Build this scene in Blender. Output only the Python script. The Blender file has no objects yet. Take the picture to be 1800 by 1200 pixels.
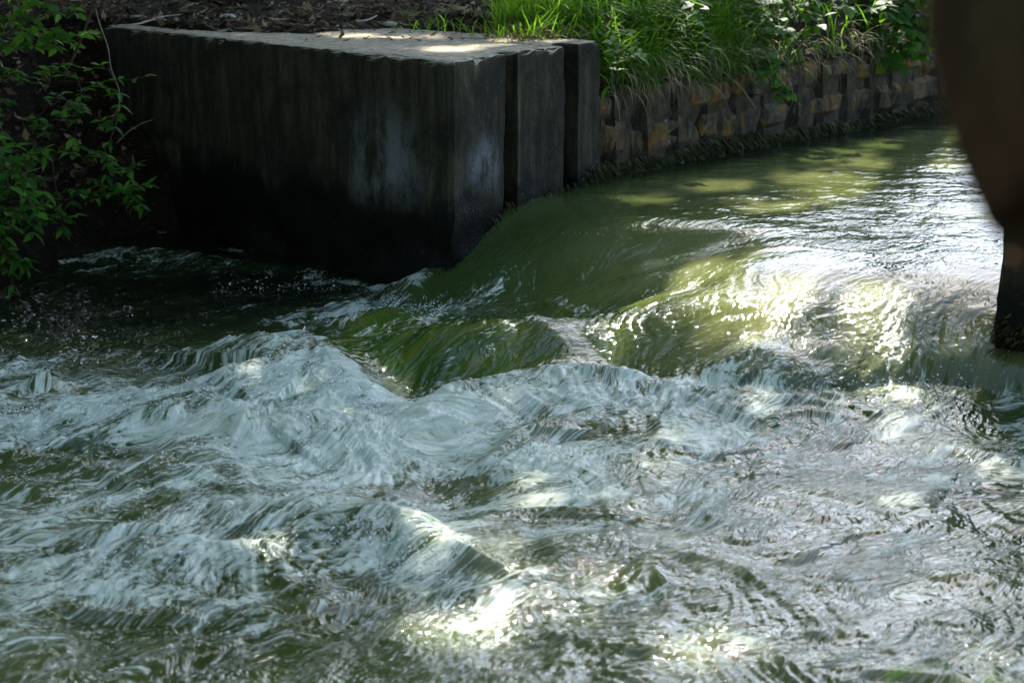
import bpy, bmesh, math, random
import numpy as np
from mathutils import Vector, Matrix, Euler

# ------------------------------------------------------------------ camera, light, exposure
S = bpy.context.scene
COL = S.collection
random.seed(7)
RNG = np.random.default_rng(7)
R = math.radians
PITCH, FPX, EYE = R(12.5), 3610.0, 1.8

cam_d = bpy.data.cameras.new("camera")
cam = bpy.data.objects.new("camera", cam_d)
COL.objects.link(cam)
cam.location = (0, 0, EYE)
cam.rotation_euler = (R(90) - PITCH, 0, 0)
cam_d.sensor_width = 36
cam_d.lens = 36 * FPX / 1800
cam_d.clip_start = 0.05
cam_d.clip_end = 2000
cam_d.dof.use_dof = True
cam_d.dof.focus_distance = 10.6
cam_d.dof.aperture_fstop = 4.0
S.camera = cam

SUN_EL, SUN_AZ = R(42), R(4)          # azimuth clockwise from +Y
w = bpy.data.worlds.new("World")
S.world = w
w.use_nodes = True
nt = w.node_tree
nt.nodes.clear()
sky = nt.nodes.new("ShaderNodeTexSky")
sky.sky_type = 'NISHITA'
sky.sun_disc = False
sky.sun_elevation = SUN_EL
sky.sun_rotation = SUN_AZ
sky.dust_density = 1.1
bg = nt.nodes.new("ShaderNodeBackground")
bg.inputs["Strength"].default_value = 0.15
wo = nt.nodes.new("ShaderNodeOutputWorld")
nt.links.new(sky.outputs[0], bg.inputs[0])
nt.links.new(bg.outputs[0], wo.inputs[0])

sun_d = bpy.data.lights.new("sun", 'SUN')
sun_d.energy = 5.0
sun_d.angle = R(0.53)
sun_d.color = (1.0, 0.95, 0.86)
sun = bpy.data.objects.new("sun", sun_d)
COL.objects.link(sun)
sdir = Vector((math.sin(SUN_AZ) * math.cos(SUN_EL), math.cos(SUN_AZ) * math.cos(SUN_EL), math.sin(SUN_EL)))
sun.rotation_euler = sdir.to_track_quat('Z', 'Y').to_euler()

S.view_settings.view_transform = 'Standard'
S.view_settings.look = 'None'
S.view_settings.gamma = 1
S.view_settings.use_curve_mapping = False
S.view_settings.exposure = 1.9
S.render.engine = 'CYCLES'
S.cycles.max_bounces = 6
S.cycles.transparent_max_bounces = 8
S.cycles.sample_clamp_indirect = 6

# ------------------------------------------------------------------ helpers
_F = np.array([0, math.cos(PITCH), -math.sin(PITCH)])
_U = np.array([0, math.sin(PITCH), math.cos(PITCH)])
_R = np.array([1.0, 0, 0])
_O = np.array([0, 0, EYE])


def _ray(px, py):
    return _F + (px - 900) / FPX * _R + (600 - py) / FPX * _U


def at(px, py, z):
    """the point at height z seen at a photograph pixel (survey helper)"""
    r = _ray(px, py)
    return _O + (z - EYE) / r[2] * r


def atd(px, py, y):
    """the point at ground distance y seen at a photograph pixel"""
    r = _ray(px, py)
    return _O + y / r[1] * r


def sm(a, b, x):
    t = np.clip((x - a) / (b - a), 0, 1)
    return t * t * (3 - 2 * t)


_PERM = np.random.default_rng(99).permutation(512).astype(np.int32)
_ANG = np.random.default_rng(98).uniform(0, 2 * np.pi, 512)
_GX, _GY = np.cos(_ANG).astype(np.float32), np.sin(_ANG).astype(np.float32)


def noise(x, y, seed=0):
    """gradient noise, about -1..1"""
    x = np.asarray(x, dtype=np.float32)
    y = np.asarray(y, dtype=np.float32)
    flx, fly = np.floor(x), np.floor(y)
    fx, fy = x - flx, y - fly
    ix, iy = flx.astype(np.int32), fly.astype(np.int32)
    u = fx * fx * fx * (fx * (fx * 6 - 15) + 10)
    v = fy * fy * fy * (fy * (fy * 6 - 15) + 10)
    px0, px1 = _PERM[(ix + seed * 37) & 511], _PERM[(ix + 1 + seed * 37) & 511]
    iy = iy + seed * 101
    iy1 = iy + 1

    def g(p, q, dx, dy):
        h = (p + q) & 511
        h = _PERM[h]
        return _GX[h] * dx + _GY[h] * dy
    n0 = g(px0, iy, fx, fy)
    n0 = n0 + (g(px1, iy, fx - 1, fy) - n0) * u
    n1 = g(px0, iy1, fx, fy - 1)
    n1 = n1 + (g(px1, iy1, fx - 1, fy - 1) - n1) * u
    return (n0 + (n1 - n0) * v) * 1.5


def fbm(x, y, o=4, seed=0, gain=.5):
    a, t, f = 1.0, 0, 1.0
    for k in range(o):
        t = t + a * noise(x * f, y * f, seed + 17 * k)
        a *= gain
        f *= 2.03
    return t


def mesh_np(name, verts, faces_flat, n_per, mat=None, smooth=True):
    """mesh from arrays; faces all with n_per corners"""
    me = bpy.data.meshes.new(name)
    v = np.asarray(verts, dtype=np.float32).reshape(-1, 3)
    f = np.asarray(faces_flat, dtype=np.int32).reshape(-1, n_per)
    me.vertices.add(len(v))
    me.vertices.foreach_set("co", v.ravel())
    me.loops.add(f.size)
    me.loops.foreach_set("vertex_index", f.ravel())
    me.polygons.add(len(f))
    me.polygons.foreach_set("loop_start", np.arange(0, f.size, n_per, dtype=np.int32))
    me.polygons.foreach_set("loop_total", np.full(len(f), n_per, dtype=np.int32))
    me.polygons.foreach_set("use_smooth", np.full(len(f), smooth, dtype=bool))
    me.update(calc_edges=True)
    if mat:
        me.materials.append(mat)
    return me


def grid_faces(nr, nc):
    i = np.arange(nr * nc).reshape(nr, nc)
    return np.stack([i[:-1, :-1], i[:-1, 1:], i[1:, 1:], i[1:, :-1]], -1).reshape(-1, 4)


def obj(name, me, parent=None):
    o = bpy.data.objects.new(name, me)
    COL.objects.link(o)
    if parent is not None:
        o.parent = parent
    return o


def tag(o, label=None, cat=None, group=None, kind=None):
    if label:
        o['label'] = label
    if cat:
        o['category'] = cat
    if group:
        o['group'] = group
    if kind:
        o['kind'] = kind
    return o


def empty(name, loc, label, cat, group=None):
    o = bpy.data.objects.new(name, None)
    COL.objects.link(o)
    o.location = loc
    o.empty_display_size = .1
    return tag(o, label, cat, group)


def child(name, me, parent, world=None):
    """part given in world coordinates below a thing whose empty is only translated"""
    o = obj(name, me, parent)
    p = parent
    off = Vector((0, 0, 0))
    while p is not None:
        off += p.location
        p = p.parent
    o.location = -off if world is None else Vector(world) - off
    return o


K_ = np.array([-.338, 11.144])                    # outer corner of the abutment
LD = np.array([-.635, .773])                      # along its downstream face
RD = np.array([.504, .864])                       # along its channel face

# ------------------------------------------------------------------ materials
class NT:
    def __init__(self, name):
        self.m = bpy.data.materials.new(name)
        self.m.use_nodes = True
        self.t = self.m.node_tree
        self.t.nodes.clear()

    def n(self, typ, **kw):
        nd = self.t.nodes.new(typ)
        for k, v in kw.items():
            if k.startswith("i_"):
                key = k[2:].replace("_", " ")
                nd.inputs[key].default_value = v
            else:
                setattr(nd, k, v)
        return nd

    def l(self, a, b):
        self.t.links.new(a, b)

    def noise(self, vec, scale, detail=4, rough=.55, dist=0.0):
        nd = self.n("ShaderNodeTexNoise")
        nd.inputs["Scale"].default_value = scale
        nd.inputs["Detail"].default_value = detail
        nd.inputs["Roughness"].default_value = rough
        nd.inputs["Distortion"].default_value = dist
        if vec is not None:
            self.l(vec, nd.inputs["Vector"])
        return nd.outputs[0]

    def mapping(self, vec, scale=(1, 1, 1), rot=(0, 0, 0), loc=(0, 0, 0)):
        nd = self.n("ShaderNodeMapping")
        nd.inputs["Scale"].default_value = scale
        nd.inputs["Rotation"].default_value = rot
        nd.inputs["Location"].default_value = loc
        self.l(vec, nd.inputs["Vector"])
        return nd.outputs[0]

    def ramp(self, fac, stops, interp='LINEAR'):
        nd = self.n("ShaderNodeValToRGB")
        cr = nd.color_ramp
        cr.interpolation = interp
        while len(cr.elements) < len(stops):
            cr.elements.new(0.5)
        for e, (p, c) in zip(cr.elements, stops):
            e.position = p
            e.color = c if len(c) == 4 else (*c, 1)
        self.l(fac, nd.inputs[0])
        return nd.outputs[0]

    def math(self, op, a, b=None, clamp=False):
        nd = self.n("ShaderNodeMath", operation=op, use_clamp=clamp)
        for k, v in ((0, a), (1, b)):
            if v is None:
                continue
            if isinstance(v, (int, float)):
                nd.inputs[k].default_value = v
            else:
                self.l(v, nd.inputs[k])
        return nd.outputs[0]

    def maprange(self, v, a, b, c=0.0, d=1.0, smooth=True):
        nd = self.n("ShaderNodeMapRange")
        nd.interpolation_type = 'SMOOTHSTEP' if smooth else 'LINEAR'
        for k, x in zip(("From Min", "From Max", "To Min", "To Max"), (a, b, c, d)):
            if isinstance(x, (int, float)):
                nd.inputs[k].default_value = x
            else:
                self.l(x, nd.inputs[k])
        self.l(v, nd.inputs["Value"])
        return nd.outputs["Result"]

    def mix(self, fac, a, b, mode='MIX'):
        nd = self.n("ShaderNodeMix", data_type='RGBA', blend_type=mode)
        if isinstance(fac, (int, float)):
            nd.inputs[0].default_value = fac
        else:
            self.l(fac, nd.inputs[0])
        for k, v in ((6, a), (7, b)):
            if isinstance(v, tuple):
                nd.inputs[k].default_value = v if len(v) == 4 else (*v, 1)
            else:
                self.l(v, nd.inputs[k])
        return nd.outputs[2]

    def principled(self, col=None, rough=.6, normal=None, spec=.5):
        p = self.n("ShaderNodeBsdfPrincipled")
        if isinstance(col, tuple):
            p.inputs["Base Color"].default_value = (*col, 1)
        elif col is not None:
            self.l(col, p.inputs["Base Color"])
        if isinstance(rough, (int, float)):
            p.inputs["Roughness"].default_value = rough
        else:
            self.l(rough, p.inputs["Roughness"])
        p.inputs["Specular IOR Level"].default_value = spec
        if normal is not None:
            self.l(normal, p.inputs["Normal"])
        return p

    def bump(self, h, strength=.5, dist=.02, normal=None):
        b = self.n("ShaderNodeBump")
        b.inputs["Strength"].default_value = strength
        b.inputs["Distance"].default_value = dist
        self.l(h, b.inputs["Height"])
        if normal is not None:
            self.l(normal, b.inputs["Normal"])
        return b.outputs[0]

    def out(self, sh):
        o = self.n("ShaderNodeOutputMaterial")
        self.l(sh, o.inputs["Surface"])
        return self.m

    def pos(self):
        return self.n("ShaderNodeNewGeometry").outputs["Position"]

    def attr(self, name):
        return self.n("ShaderNodeAttribute", attribute_name=name)


def mat_concrete(name, lower):
    k = NT(name)
    P = k.pos()
    sep = k.n("ShaderNodeSeparateXYZ")
    k.l(P, sep.inputs[0])
    z = sep.outputs[2]
    streak = k.noise(k.mapping(P, (11, 11, 1.3)), 1.0, 7, .68, .5)
    blot = k.noise(P, 3.2, 5, .6, .4)
    fine = k.noise(P, 55, 3, .6)
    col = k.ramp(streak, [(.3, (.013, .012, .007)), (.48, (.03, .0275, .016)), (.62, (.055, .049, .029)), (.76, (.13, .115, .065))])
    col = k.mix(k.maprange(blot, .42, .66), col, (.014, .014, .009))
    # dark algae below, with a ragged upper edge; pale lime bloom above it
    rag = k.math('ADD', z, k.math('MULTIPLY', k.math('SUBTRACT', k.noise(P, 2.1, 6, .6), .5), .8))
    lime = None
    for (c, r) in ((K_ + LD * .62, .55), (K_ + RD * .40, .30)):          # two pale lime blooms low on the faces
        d = k.n("ShaderNodeVectorMath", operation='DISTANCE')
        k.l(k.mapping(P, (1, 1, 1.25)), d.inputs[0])
        d.inputs[1].default_value = (c[0], c[1], .27 * 1.25)
        v = k.maprange(d.outputs["Value"], r, r * .15)
        lime = v if lime is None else k.math('MAXIMUM', lime, v)
    lime = k.math('MULTIPLY', lime, k.maprange(k.noise(k.mapping(P, (5, 5, 2.2)), 1.0, 8, .7), .40, .62))
    col = k.mix(k.math('MULTIPLY', lime, .9), col, (.14, .15, .15))
    pits = k.maprange(k.noise(P, 38, 2, .5), .34, .28)
    col = k.mix(k.math('MULTIPLY', pits, .8), col, (.008, .008, .006))
    col = k.mix(k.maprange(rag, lower + .12, lower - .03), col, (.006, .006, .004))
    speck = k.maprange(k.noise(P, 26, 2, .5), .66, .72)
    col = k.mix(k.math('MULTIPLY', speck, .35), col, (.07, .07, .055))
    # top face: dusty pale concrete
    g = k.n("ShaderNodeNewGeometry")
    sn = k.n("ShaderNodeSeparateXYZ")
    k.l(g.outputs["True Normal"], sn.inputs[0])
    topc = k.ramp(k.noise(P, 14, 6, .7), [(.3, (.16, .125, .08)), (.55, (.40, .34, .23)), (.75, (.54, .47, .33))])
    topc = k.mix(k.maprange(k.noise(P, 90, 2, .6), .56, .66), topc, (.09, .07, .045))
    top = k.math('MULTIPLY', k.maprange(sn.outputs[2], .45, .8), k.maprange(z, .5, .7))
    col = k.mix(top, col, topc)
    nb = k.bump(k.math('ADD', fine, k.noise(P, 14, 5, .65)), .55, .015)
    rough = k.maprange(rag, lower - .1, lower + .1, .6, .95)
    return k.out(k.principled(col, rough, nb, .12).outputs[0])


def mat_stone():
    k = NT("weathered_stone")
    oi = k.n("ShaderNodeObjectInfo")
    P = k.pos()
    base = k.ramp(oi.outputs["Random"], [(0, (.07, .058, .034)), (.3, (.085, .068, .04)), (.5, (.095, .064, .03)), (.7, (.062, .056, .038)), (.85, (.10, .074, .036)), (1, (.05, .045, .032))])
    blot = k.noise(P, 4.2, 6, .65, .6)
    col = k.mix(k.maprange(blot, .44, .64), base, (.21, .105, .024))
    col = k.mix(k.maprange(k.noise(k.mapping(P, (6, 6, 2.5), loc=(3, 1, 2)), 1.0, 6, .65), .44, .68), col, (.018, .018, .013))
    col = k.mix(k.math('MULTIPLY', k.maprange(k.noise(k.mapping(P, loc=(7, 2, 1)), 5.5, 5, .6), .53, .66), .8), col, (.12, .11, .045))
    col = k.mix(k.math('MULTIPLY', k.maprange(k.noise(k.mapping(P, loc=(1, 9, 5)), 9, 4, .6), .62, .7), .6), col, (.22, .2, .16))
    sep = k.n("ShaderNodeSeparateXYZ")
    k.l(P, sep.inputs[0])
    zz = k.math('ADD', sep.outputs[2], k.math('MULTIPLY', k.math('SUBTRACT', k.noise(P, 5, 4, .6), .5), .35))
    col = k.mix(k.maprange(zz, .14, .02), col, (.02, .02, .012))
    h = k.math('ADD', k.noise(P, 12, 6, .7), k.math('MULTIPLY', k.noise(P, 48, 3, .6), .4))
    return k.out(k.principled(col, .85, k.bump(h, .8, .02), .12).outputs[0])


def mat_soil(name="soil"):
    k = NT(name)
    P = k.pos()
    col = k.ramp(k.noise(P, 7, 6, .7), [(.3, (.007, .006, .004)), (.5, (.017, .013, .008)), (.68, (.04, .031, .02)), (.8, (.10, .08, .052))])
    col = k.mix(k.maprange(k.noise(P, 60, 3, .7), .55, .68), col, (.075, .052, .03))
    return k.out(k.principled(col, .95, k.bump(k.noise(P, 30, 6, .75), .9, .03), .05).outputs[0])


def mat_leaf(name, stops, trans=.35, spec=.18, rough=.55, island=False, vein=False):
    k = NT(name)
    if island:
        rnd = k.n("ShaderNodeNewGeometry").outputs["Random Per Island"]
    else:
        rnd = k.n("ShaderNodeObjectInfo").outputs["Random"]
    col = k.ramp(rnd, stops)
    P = k.pos()
    col = k.mix(k.math('MULTIPLY', k.maprange(k.noise(P, 40, 3, .6), .4, .7), .3), col, (.02, .05, .012), 'MULTIPLY')
    p = k.principled(col, rough, None, spec)
    t = k.n("ShaderNodeBsdfTranslucent")
    tc = k.mix(.5, col, (.26, .52, .02))
    k.l(tc, t.inputs[0])
    mx = k.n("ShaderNodeMixShader")
    mx.inputs[0].default_value = trans
    k.l(p.outputs[0], mx.inputs[1])
    k.l(t.outputs[0], mx.inputs[2])
    return k.out(mx.outputs[0])


def mat_simple(name, stops, rough=.9, scale=20, island=False, spec=.12, bump=.5):
    k = NT(name)
    P = k.pos()
    if island:
        f = k.n("ShaderNodeNewGeometry").outputs["Random Per Island"]
    else:
        f = k.noise(P, scale, 5, .65)
    col = k.ramp(f, stops)
    nb = k.bump(k.noise(P, scale * 2.5, 4, .7), bump, .01)
    return k.out(k.principled(col, rough, nb, spec).outputs[0])


def mat_bark():
    k = NT("bark")
    P = k.pos()
    v = k.mapping(P, (1, 1, .22))
    f = k.noise(v, 26, 6, .7, .8)
    col = k.ramp(f, [(.3, (.03, .017, .01)), (.5, (.085, .048, .027)), (.7, (.14, .085, .05))])
    col = k.mix(k.math('MULTIPLY', k.maprange(k.noise(P, 5, 4, .6), .5, .65), .5), col, (.035, .042, .018))
    return k.out(k.principled(col, .9, k.bump(f, .9, .02), .08).outputs[0])


def mat_water():
    k = NT("river_water")
    fl = k.attr("flow").outputs["Vector"]       # x along the current, y across, metres
    foam = k.attr("foam").outputs["Fac"]        # how much air is beaten into the water
    turb = k.attr("turb").outputs["Fac"]        # roughness of the surface
    weed = k.attr("weed").outputs["Fac"]        # green algae on the weir sill just below the surface
    P = k.pos()
    # body colour: turbid green
    big = k.noise(k.mapping(fl, (.5, 1.2, 1)), 1.0, 5, .6)
    deep = k.ramp(big, [(.3, (.018, .036, .008)), (.5, (.038, .060, .015)), (.7, (.075, .092, .03))])
    wn = k.noise(k.mapping(fl, (2.2, 9, 1)), 1.0, 5, .65, .3)
    weedc = k.ramp(wn, [(.3, (.018, .042, .006)), (.5, (.05, .09, .010)), (.66, (.11, .11, .018)), (.8, (.16, .13, .03))])
    sunlit_silt = k.attr("sunlit_silt").outputs["Fac"]        # pale sediment, with sunlit brightness put into the body colour
    sunlit_siltc = k.mix(k.maprange(big, .35, .65), (.092, .105, .030), (.165, .165, .066))
    body = k.mix(sunlit_silt, deep, sunlit_siltc)
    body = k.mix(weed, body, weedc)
    body = k.mix(k.attr("pool_shade").outputs["Fac"], body, (.008, .012, .005))   # shade of the left pool put into the body colour
    # foam pattern: torn lace and threads drawn out along the current
    warp = k.n("ShaderNodeVectorMath", operation='ADD')
    wv = k.n("ShaderNodeTexNoise", i_Scale=2.6, i_Detail=3.0)
    k.l(fl, wv.inputs["Vector"])
    sc = k.n("ShaderNodeVectorMath", operation='SCALE')
    k.l(wv.outputs["Color"], sc.inputs[0])
    sc.inputs["Scale"].default_value = .24
    k.l(fl, warp.inputs[0])
    k.l(sc.outputs[0], warp.inputs[1])
    wf = warp.outputs[0]
    n1 = k.noise(k.mapping(wf, (2.6, 6.5, 1)), 1.0, 4, .6)
    n2 = k.noise(k.mapping(wf, (12, 34, 1)), 1.0, 4, .62)
    n3 = k.noise(k.mapping(wf, (38, 60, 1)), 1.0, 3, .6)
    pat = k.math('ADD', k.math('MULTIPLY', n1, .38), k.math('ADD', k.math('MULTIPLY', n2, .30), k.math('MULTIPLY', n3, .32)))
    thr = k.maprange(foam, 0, 1, .64, .36, False)
    fm = k.maprange(pat, k.math('SUBTRACT', thr, .02), k.math('ADD', thr, .09))
    fm = k.math('MULTIPLY', fm, k.maprange(foam, .02, .2))
    fcol = k.mix(k.maprange(n2, .3, .7), (.46, .53, .37), (.80, .82, .66))
    fcol = k.mix(k.maprange(n1, .35, .65), k.mix(.5, fcol, (.20, .27, .17)), fcol)
    froth = k.math('MULTIPLY', k.math('MULTIPLY', n3, fm), .006)
    fmx = k.math('MULTIPLY', fm, .78)
    col = k.mix(fmx, body, fcol)
    rough = k.maprange(fm, 0, 1, .05, .42, False)
    # relief finer than the mesh
    h1 = k.noise(k.mapping(wf, (9, 20, 1)), 1.0, 2, .55)
    h2 = k.noise(k.mapping(wf, (24, 42, 1)), 1.0, 2, .5)
    hh = k.math('ADD', k.math('MULTIPLY', h1, .022), k.math('MULTIPLY', h2, .009))
    hh = k.math('ADD', k.math('MULTIPLY', hh, turb), froth)
    b = k.n("ShaderNodeBump")
    b.inputs["Strength"].default_value = 1.0
    b.inputs["Distance"].default_value = 1.0
    k.l(hh, b.inputs["Height"])
    p = k.principled(col, rough, b.outputs[0], .5)
    p.inputs["IOR"].default_value = 1.333
    return k.out(p.outputs[0])


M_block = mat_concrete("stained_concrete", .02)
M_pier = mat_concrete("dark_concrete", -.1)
M_stone = mat_stone()
M_mortar = mat_simple("old_mortar", [(.35, (.024, .020, .012)), (.55, (.06, .047, .027)), (.75, (.12, .088, .045))], scale=9)
M_soil = mat_soil()
M_bark = mat_bark()
M_water = mat_water()
M_shrub = mat_leaf("shade_leaf", [(0, (.016, .066, .007)), (.65, (.036, .13, .011)), (1, (.11, .25, .025))], .35)  # brightest tones put a few sunlit tips into the leaf colour
M_sunleaf = mat_leaf("bank_leaf", [(0, (.014, .066, .008)), (.5, (.026, .098, .010)), (1, (.05, .125, .012))], .4, .12)
M_nettle = mat_leaf("pale_leaf", [(0, (.1, .18, .04)), (.5, (.18, .26, .06)), (1, (.3, .36, .15))], .4)
M_grass = mat_leaf("grass_blade", [(0, (.018, .075, .006)), (.45, (.035, .13, .008)), (.82, (.075, .18, .012)), (.95, (.13, .17, .03)), (1, (.24, .2, .1))], .62, .1, .55, True)
M_dry = mat_simple("dry_stem", [(0, (.1, .07, .035)), (.5, (.2, .15, .08)), (1, (.33, .27, .16))], .8, 20, True)
M_litter = mat_simple("dead_leaf", [(0, (.03, .018, .01)), (.35, (.07, .042, .02)), (.65, (.13, .085, .045)), (.85, (.2, .14, .07)), (.96, (.3, .24, .15)), (1, (.2, .21, .04))], .85, 20, True)
M_moss = mat_simple("wet_moss", [(0, (.012, .013, .004)), (.5, (.035, .036, .008)), (.85, (.07, .066, .012)), (1, (.11, .1, .02))], .6, 20, True)
M_crown = mat_leaf("tree_leaf", [(0, (.02, .055, .012)), (.5, (.035, .085, .016)), (1, (.06, .115, .022))], .3, .15, .6, True)
M_spray = NT("spray_water")
_p = M_spray.principled((.78, .8, .78), .25, None, .5)
M_spray = M_spray.out(_p.outputs[0])
M_stem = mat_simple("twig_bark", [(.3, (.03, .02, .012)), (.6, (.08, .055, .035))], .85, 30)
M_pebble = mat_simple("pale_pebble", [(.3, (.2, .18, .14)), (.7, (.42, .4, .34))], .8, 30)
M_stick = mat_simple("dry_wood", [(.3, (.12, .09, .06)), (.7, (.32, .27, .2))], .85, 30)
M_pale = mat_simple("bleached_wood", [(.3, (.35, .3, .26)), (.7, (.6, .55, .5))], .8, 30)

# ------------------------------------------------------------------ the lie of the land (metres; z = 0 is the water above the weir)
ORG = np.array([-.04, 11.6])                      # at the stop-log slot of the abutment
E_ = np.array([-.6, -.8])                         # current
C_ = np.array([.8, -.6])                          # across, abutment to pier
K_ = np.array([-.338, 11.144])                    # outer corner of the abutment
LD = np.array([-.635, .773])                      # along its downstream face
LN = np.array([-.773, -.635])
RD = np.array([.504, .864])                       # along its channel face
RN = np.array([.864, -.504])
W0 = np.array([.585, 12.98])                      # masonry wall starts here
WD = np.array([.605, .796])
WN = np.array([.796, -.605])


def st(x, y):
    dx, dy = x - ORG[0], y - ORG[1]
    return dx * E_[0] + dy * E_[1], dx * C_[0] + dy * C_[1]


LIT = [at(120, 48, .87), at(300, 54, .87), at(520, 62, .87), at(700, 50, .87), at(800, 42, .87), at(880, 56, .87), at(960, 63, .87), at(1055, 66, .87)]


def terrain_z(x, y):
    s, t = st(x, y)
    dL = (x - K_[0]) * LN[0] + (y - K_[1]) * LN[1]
    u = (x - K_[0]) * LD[0] + (y - K_[1]) * LD[1]
    dR = (x - W0[0]) * WN[0] + (y - W0[1]) * WN[1]
    n = fbm(x * .9, y * .9, 4, 5)
    nf = fbm(x * 4, y * 4, 3, 9)
    plat = .885 + .03 * n + .022 * nf + .045 * np.maximum(0, y - 14.5) + .25 * sm(16, 30, y)
    # soil bank above the masonry wall
    edge = .50 + .06 * n + .05 * nf + np.clip(-dR - .02, 0, 5) * 1.25
    plat_r = np.minimum(plat + .25 * sm(13.5, 15.5, y) * sm(-2.2, -.6, dR), edge + 10 * sm(12.95, 12.8, y))
    far = np.where(dR < -.02, plat_r, -1.2)
    # bare concrete in front of the litter
    lx = np.array([p[0] for p in LIT])
    ly = np.array([p[1] for p in LIT])
    lit = np.interp(x, lx, ly) + .10 * n + .08 * nf
    far = np.where((x > -2.6) & (x < .62), far - .16 * sm(lit + .08, lit - .10, y), far)
    # left bank falling to the pool
    ush = 3.2 - .74 * np.clip(dL, 0, 2) + .12 * n
    left = -.55 + .85 * (u - ush) + .10 * n + .06 * nf
    left = np.minimum(left, plat + .05)
    left = np.maximum(left, -1.2)
    b = sm(-.25, .25, dL)
    farL = far * (1 - b) + left * b
    far = np.where(u > 3.15, farL, np.where(dL > 0, np.maximum(left, -1.2), far))
    # near bank
    nb = -1.0 + 1.5 * sm(5.35, 6.3, t + .2 * n) + .03 * nf
    nb2 = np.where(s < -.05, .8 - 2.0 * sm(3.5, 3.15, t), -1.2)
    near = np.where(s < .1, nb2, nb)
    near = np.where((s > 0) & (s < 1.0), np.maximum(near, nb), near)
    far = np.where((u < 3.7) & (dL > -.22) & (dL < .3), np.minimum(far, np.where(u < 3.05, -1.0, 9)), far)
    return np.where(t > 1.8, near, far)


def axis(lo, hi, step, far):
    core = np.arange(lo, hi + 1e-6, step)
    g = step * 1.35 ** np.arange(1, 40)
    r = np.cumsum(g)
    r = r[r < far]
    return np.concatenate([lo - r[::-1], core, hi + r])


ax = axis(-4.6, 6.2, .075, 400)
ay = axis(9.5, 19, .075, 400)
ax = np.unique(np.round(ax, 4))
gx, gy = np.meshgrid(ax, ay)
gz = terrain_z(gx, gy)
ground = obj("ground", mesh_np("ground", np.stack([gx, gy, gz], -1), grid_faces(len(ay), len(ax)), 4, M_soil))
tag(ground, kind='structure')

# ------------------------------------------------------------------ water
def seg_ridge(x, y, pts, h, wf, wb):
    """a wave crest along a polyline: wb = half width upstream, wf = downstream; h may vary along it"""
    best = np.full(x.shape, 1e9, dtype=np.float32)
    val = np.zeros_like(best)
    hs = h if isinstance(h, (list, tuple)) else [h] * len(pts)
    for (a, b, h0, h1) in zip(pts[:-1], pts[1:], hs[:-1], hs[1:]):
        d = np.array([b[0] - a[0], b[1] - a[1]])
        L2 = d @ d
        q = ((x - a[0]) * d[0] + (y - a[1]) * d[1]) / L2
        qc = np.clip(q, 0, 1)
        ex, ey = x - a[0] - qc * d[0], y - a[1] - qc * d[1]
        dd = np.hypot(ex, ey)
        down = (ex * E_[0] + ey * E_[1]) > 0
        wd = np.where(down, wf, wb)
        v = (h0 + (h1 - h0) * qc) * np.exp(-(dd / wd) ** 2)
        take = dd < best
        best = np.where(take, dd, best)
        val = np.where(take, v, val)
    return val


def pz(px, py, z=-.42):
    p = at(px, py, z)
    return (p[0], p[1])


def blob(x, y, px, py, rx, ry, z=-.42, ang=0.0):
    cx, cy = pz(px, py, z)
    dx, dy = x - cx, y - cy
    c, s_ = math.cos(ang), math.sin(ang)
    a, b = dx * c + dy * s_, -dx * s_ + dy * c
    return np.exp(-(a / rx) ** 2 - (b / ry) ** 2)


LOW = -.45


def sint(t, xs, ys_):
    """interpolation along the sill without kinks"""
    return sum(np.interp(t + d, xs, ys_) for d in (-.24, -.16, -.08, 0, .08, .16, .24)) / 7


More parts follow.
